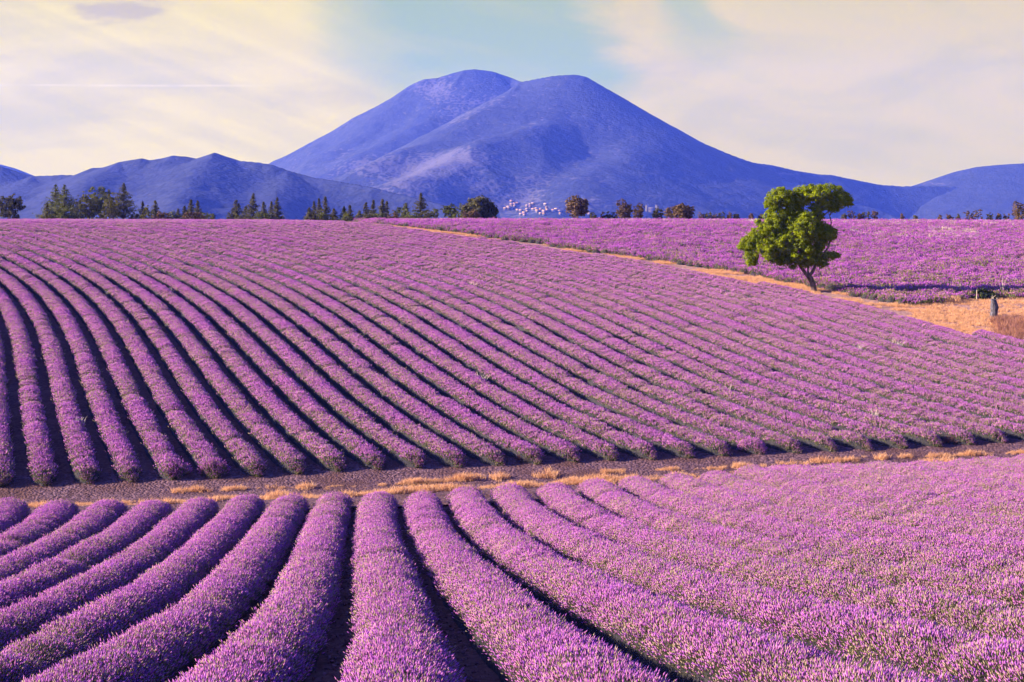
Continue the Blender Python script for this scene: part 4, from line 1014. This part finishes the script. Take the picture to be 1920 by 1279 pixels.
p = unproject(1879, 556)[0]; z0 = float(H(*p)); r = np.random.default_rng(12); parts = []
for _ in range(9):
    e = np.array([r.normal(.12, .22), r.normal(0, .18), r.uniform(1.1, 1.75)]); parts.append(tube([(0, 0, 0), e * [.35, .35, .5], e], [.02, .014, .006], 4))
v, f = merge(parts); tag(mesh_np('dead_plant', v, [f], [PALE], None, False, loc=(p[0], p[1], z0)), 'tall bare pale stalks of a dead plant above the stump', 'plant')
p = unproject(1785, 569)[0]; tag(put('grass_clump', blade_tuft('grass_clump', 160, .75, .75, .02, DRYGRASS, 320, .2).data, (p[0], p[1], float(H(*p))), 'bright orange clump of dry grass breaking the field edge at right', 'grass clump'))
p = unproject(1033, 935)[0]; put('dry_bush', bush_mesh('dry_bush', .55, .45, 240, [PALE, FLOWER, FOLIAGE], 333, False), (p[0], p[1], float(H(*p))), 'grey straw coloured bush at the far end of a front row', 'bush')

# ------------------------------------------------------------------ village and castle at the mountain foot
mt = bpy.data.objects['mountain'].data; co = np.empty(len(mt.vertices) * 3, np.float32); mt.vertices.foreach_get('co', co); co = co.reshape(-1, 3).astype(float)
mpx, mpy = to_px(co[:, 0], co[:, 1], co[:, 2])
def on_mountain(px, py):
    d = np.hypot(mpx - px, mpy - py); c = np.nonzero(d < d.min() + 1.2)[0]; return co[c[np.argmin(co[c, 1])]]
WALLM = material('haze_dulled_render', lambda T, o: diffuse_out(T, o, T.mix(obj_rand(T), (.08, .07, .068), (.15, .13, .125))))  # wall colour darkened below real render to stand in for fading through haze
ROOFM = material('clay_roof', lambda T, o: diffuse_out(T, o, T.mix(obj_rand(T), (.32, .17, .11), (.46, .30, .22))))
WINM = material('dark_window', lambda T, o: diffuse_out(T, o, (.05, .05, .06)))
def box(x0, x1, y0, y1, z0, z1):
    v = [(x, y, z) for x in (x0, x1) for y in (y0, y1) for z in (z0, z1)]
    return np.array(v, float), np.array([(0, 1, 3, 2), (4, 6, 7, 5), (0, 4, 5, 1), (2, 3, 7, 6), (0, 2, 6, 4), (1, 5, 7, 3)])
def house_meshes():
    out = []
    for w_, d_, h_ in ((7, 5.5, 2.3), (8.5, 6, 2.6), (5.5, 5.5, 2.8)):
        wv, wf = box(-w_ / 2, w_ / 2, -d_ / 2, d_ / 2, -2, h_)
        rv = np.array([(-w_ / 2 - .4, -d_ / 2 - .4, h_), (w_ / 2 + .4, -d_ / 2 - .4, h_), (w_ / 2 + .4, d_ / 2 + .4, h_), (-w_ / 2 - .4, d_ / 2 + .4, h_), (-w_ / 2 - .4, 0, h_ + 2.0), (w_ / 2 + .4, 0, h_ + 2.0)])
        out.append((mesh_np('wall', wv, [wf], [WALLM], link=False).data, mesh_np('roof', rv, [np.array([(0, 1, 5, 4), (2, 3, 4, 5), (3, 2, 1, 0)]), np.array([(0, 4, 3), (1, 2, 5)])], [ROOFM], link=False).data))
    return out
HM = house_meshes(); rv_ = random.Random(5)
vil = [(rv_.gauss(1000, 34), rv_.gauss(394, 4.5)) for _ in range(24)] + [(rv_.gauss(962, 18), rv_.gauss(387, 5)) for _ in range(14)] + [(rv_.uniform(1010, 1130), rv_.uniform(395, 403)) for _ in range(12)]
for a, b in vil:
    q = on_mountain(a, min(b, 402)); w_, r_m = rv_.choice(HM)
    h_ = empty('village_house', q, 'tiny pale house of the village at the mountain foot', 'house', 'houses of the village at the mountain foot'); h_.rotation_euler = (0, 0, rv_.uniform(-.5, .5))
    for nm, me in (('wall', w_), ('roof', r_m)):
        c = bpy.data.objects.new(nm, me); COL.objects.link(c); c.parent = h_
def castle():
    q = on_mountain(1222, 397); s = q[1] / F_PX
    root = empty('castle', q, 'pale castle with two square towers at the mountain foot', 'castle')
    W_ = 22 * s; Hh = 12 * s
    parts = [box(-W_ / 2, W_ / 2, -4, 5, -10, Hh * .8)]
    v, f = merge(parts); mesh_np('wall', v, [f], [WALLM], root)
    for sx in (-1, 1):
        v, f = box(sx * W_ * .42 - W_ * .12, sx * W_ * .42 + W_ * .12, -5, 0, -10, Hh * 1.08); t_ = mesh_np('tower', v, [f], [WALLM], root)
        bl = [box(sx * W_ * .42 + o * W_ * .09 - W_ * .03, sx * W_ * .42 + o * W_ * .09 + W_ * .03, -5.05, -4, Hh * 1.08, Hh * 1.18) for o in (-1, 0, 1)]
        v, f = merge(bl); mesh_np('battlement', v, [f], [WALLM], t_)
    for i in range(4):
        x = (-1.5 + i) * W_ * .13; v, f = box(x - .7, x + .7, -4.1, -3.9, Hh * .35, Hh * .58); mesh_np('window', v, [f], [WINM], root)
castle()
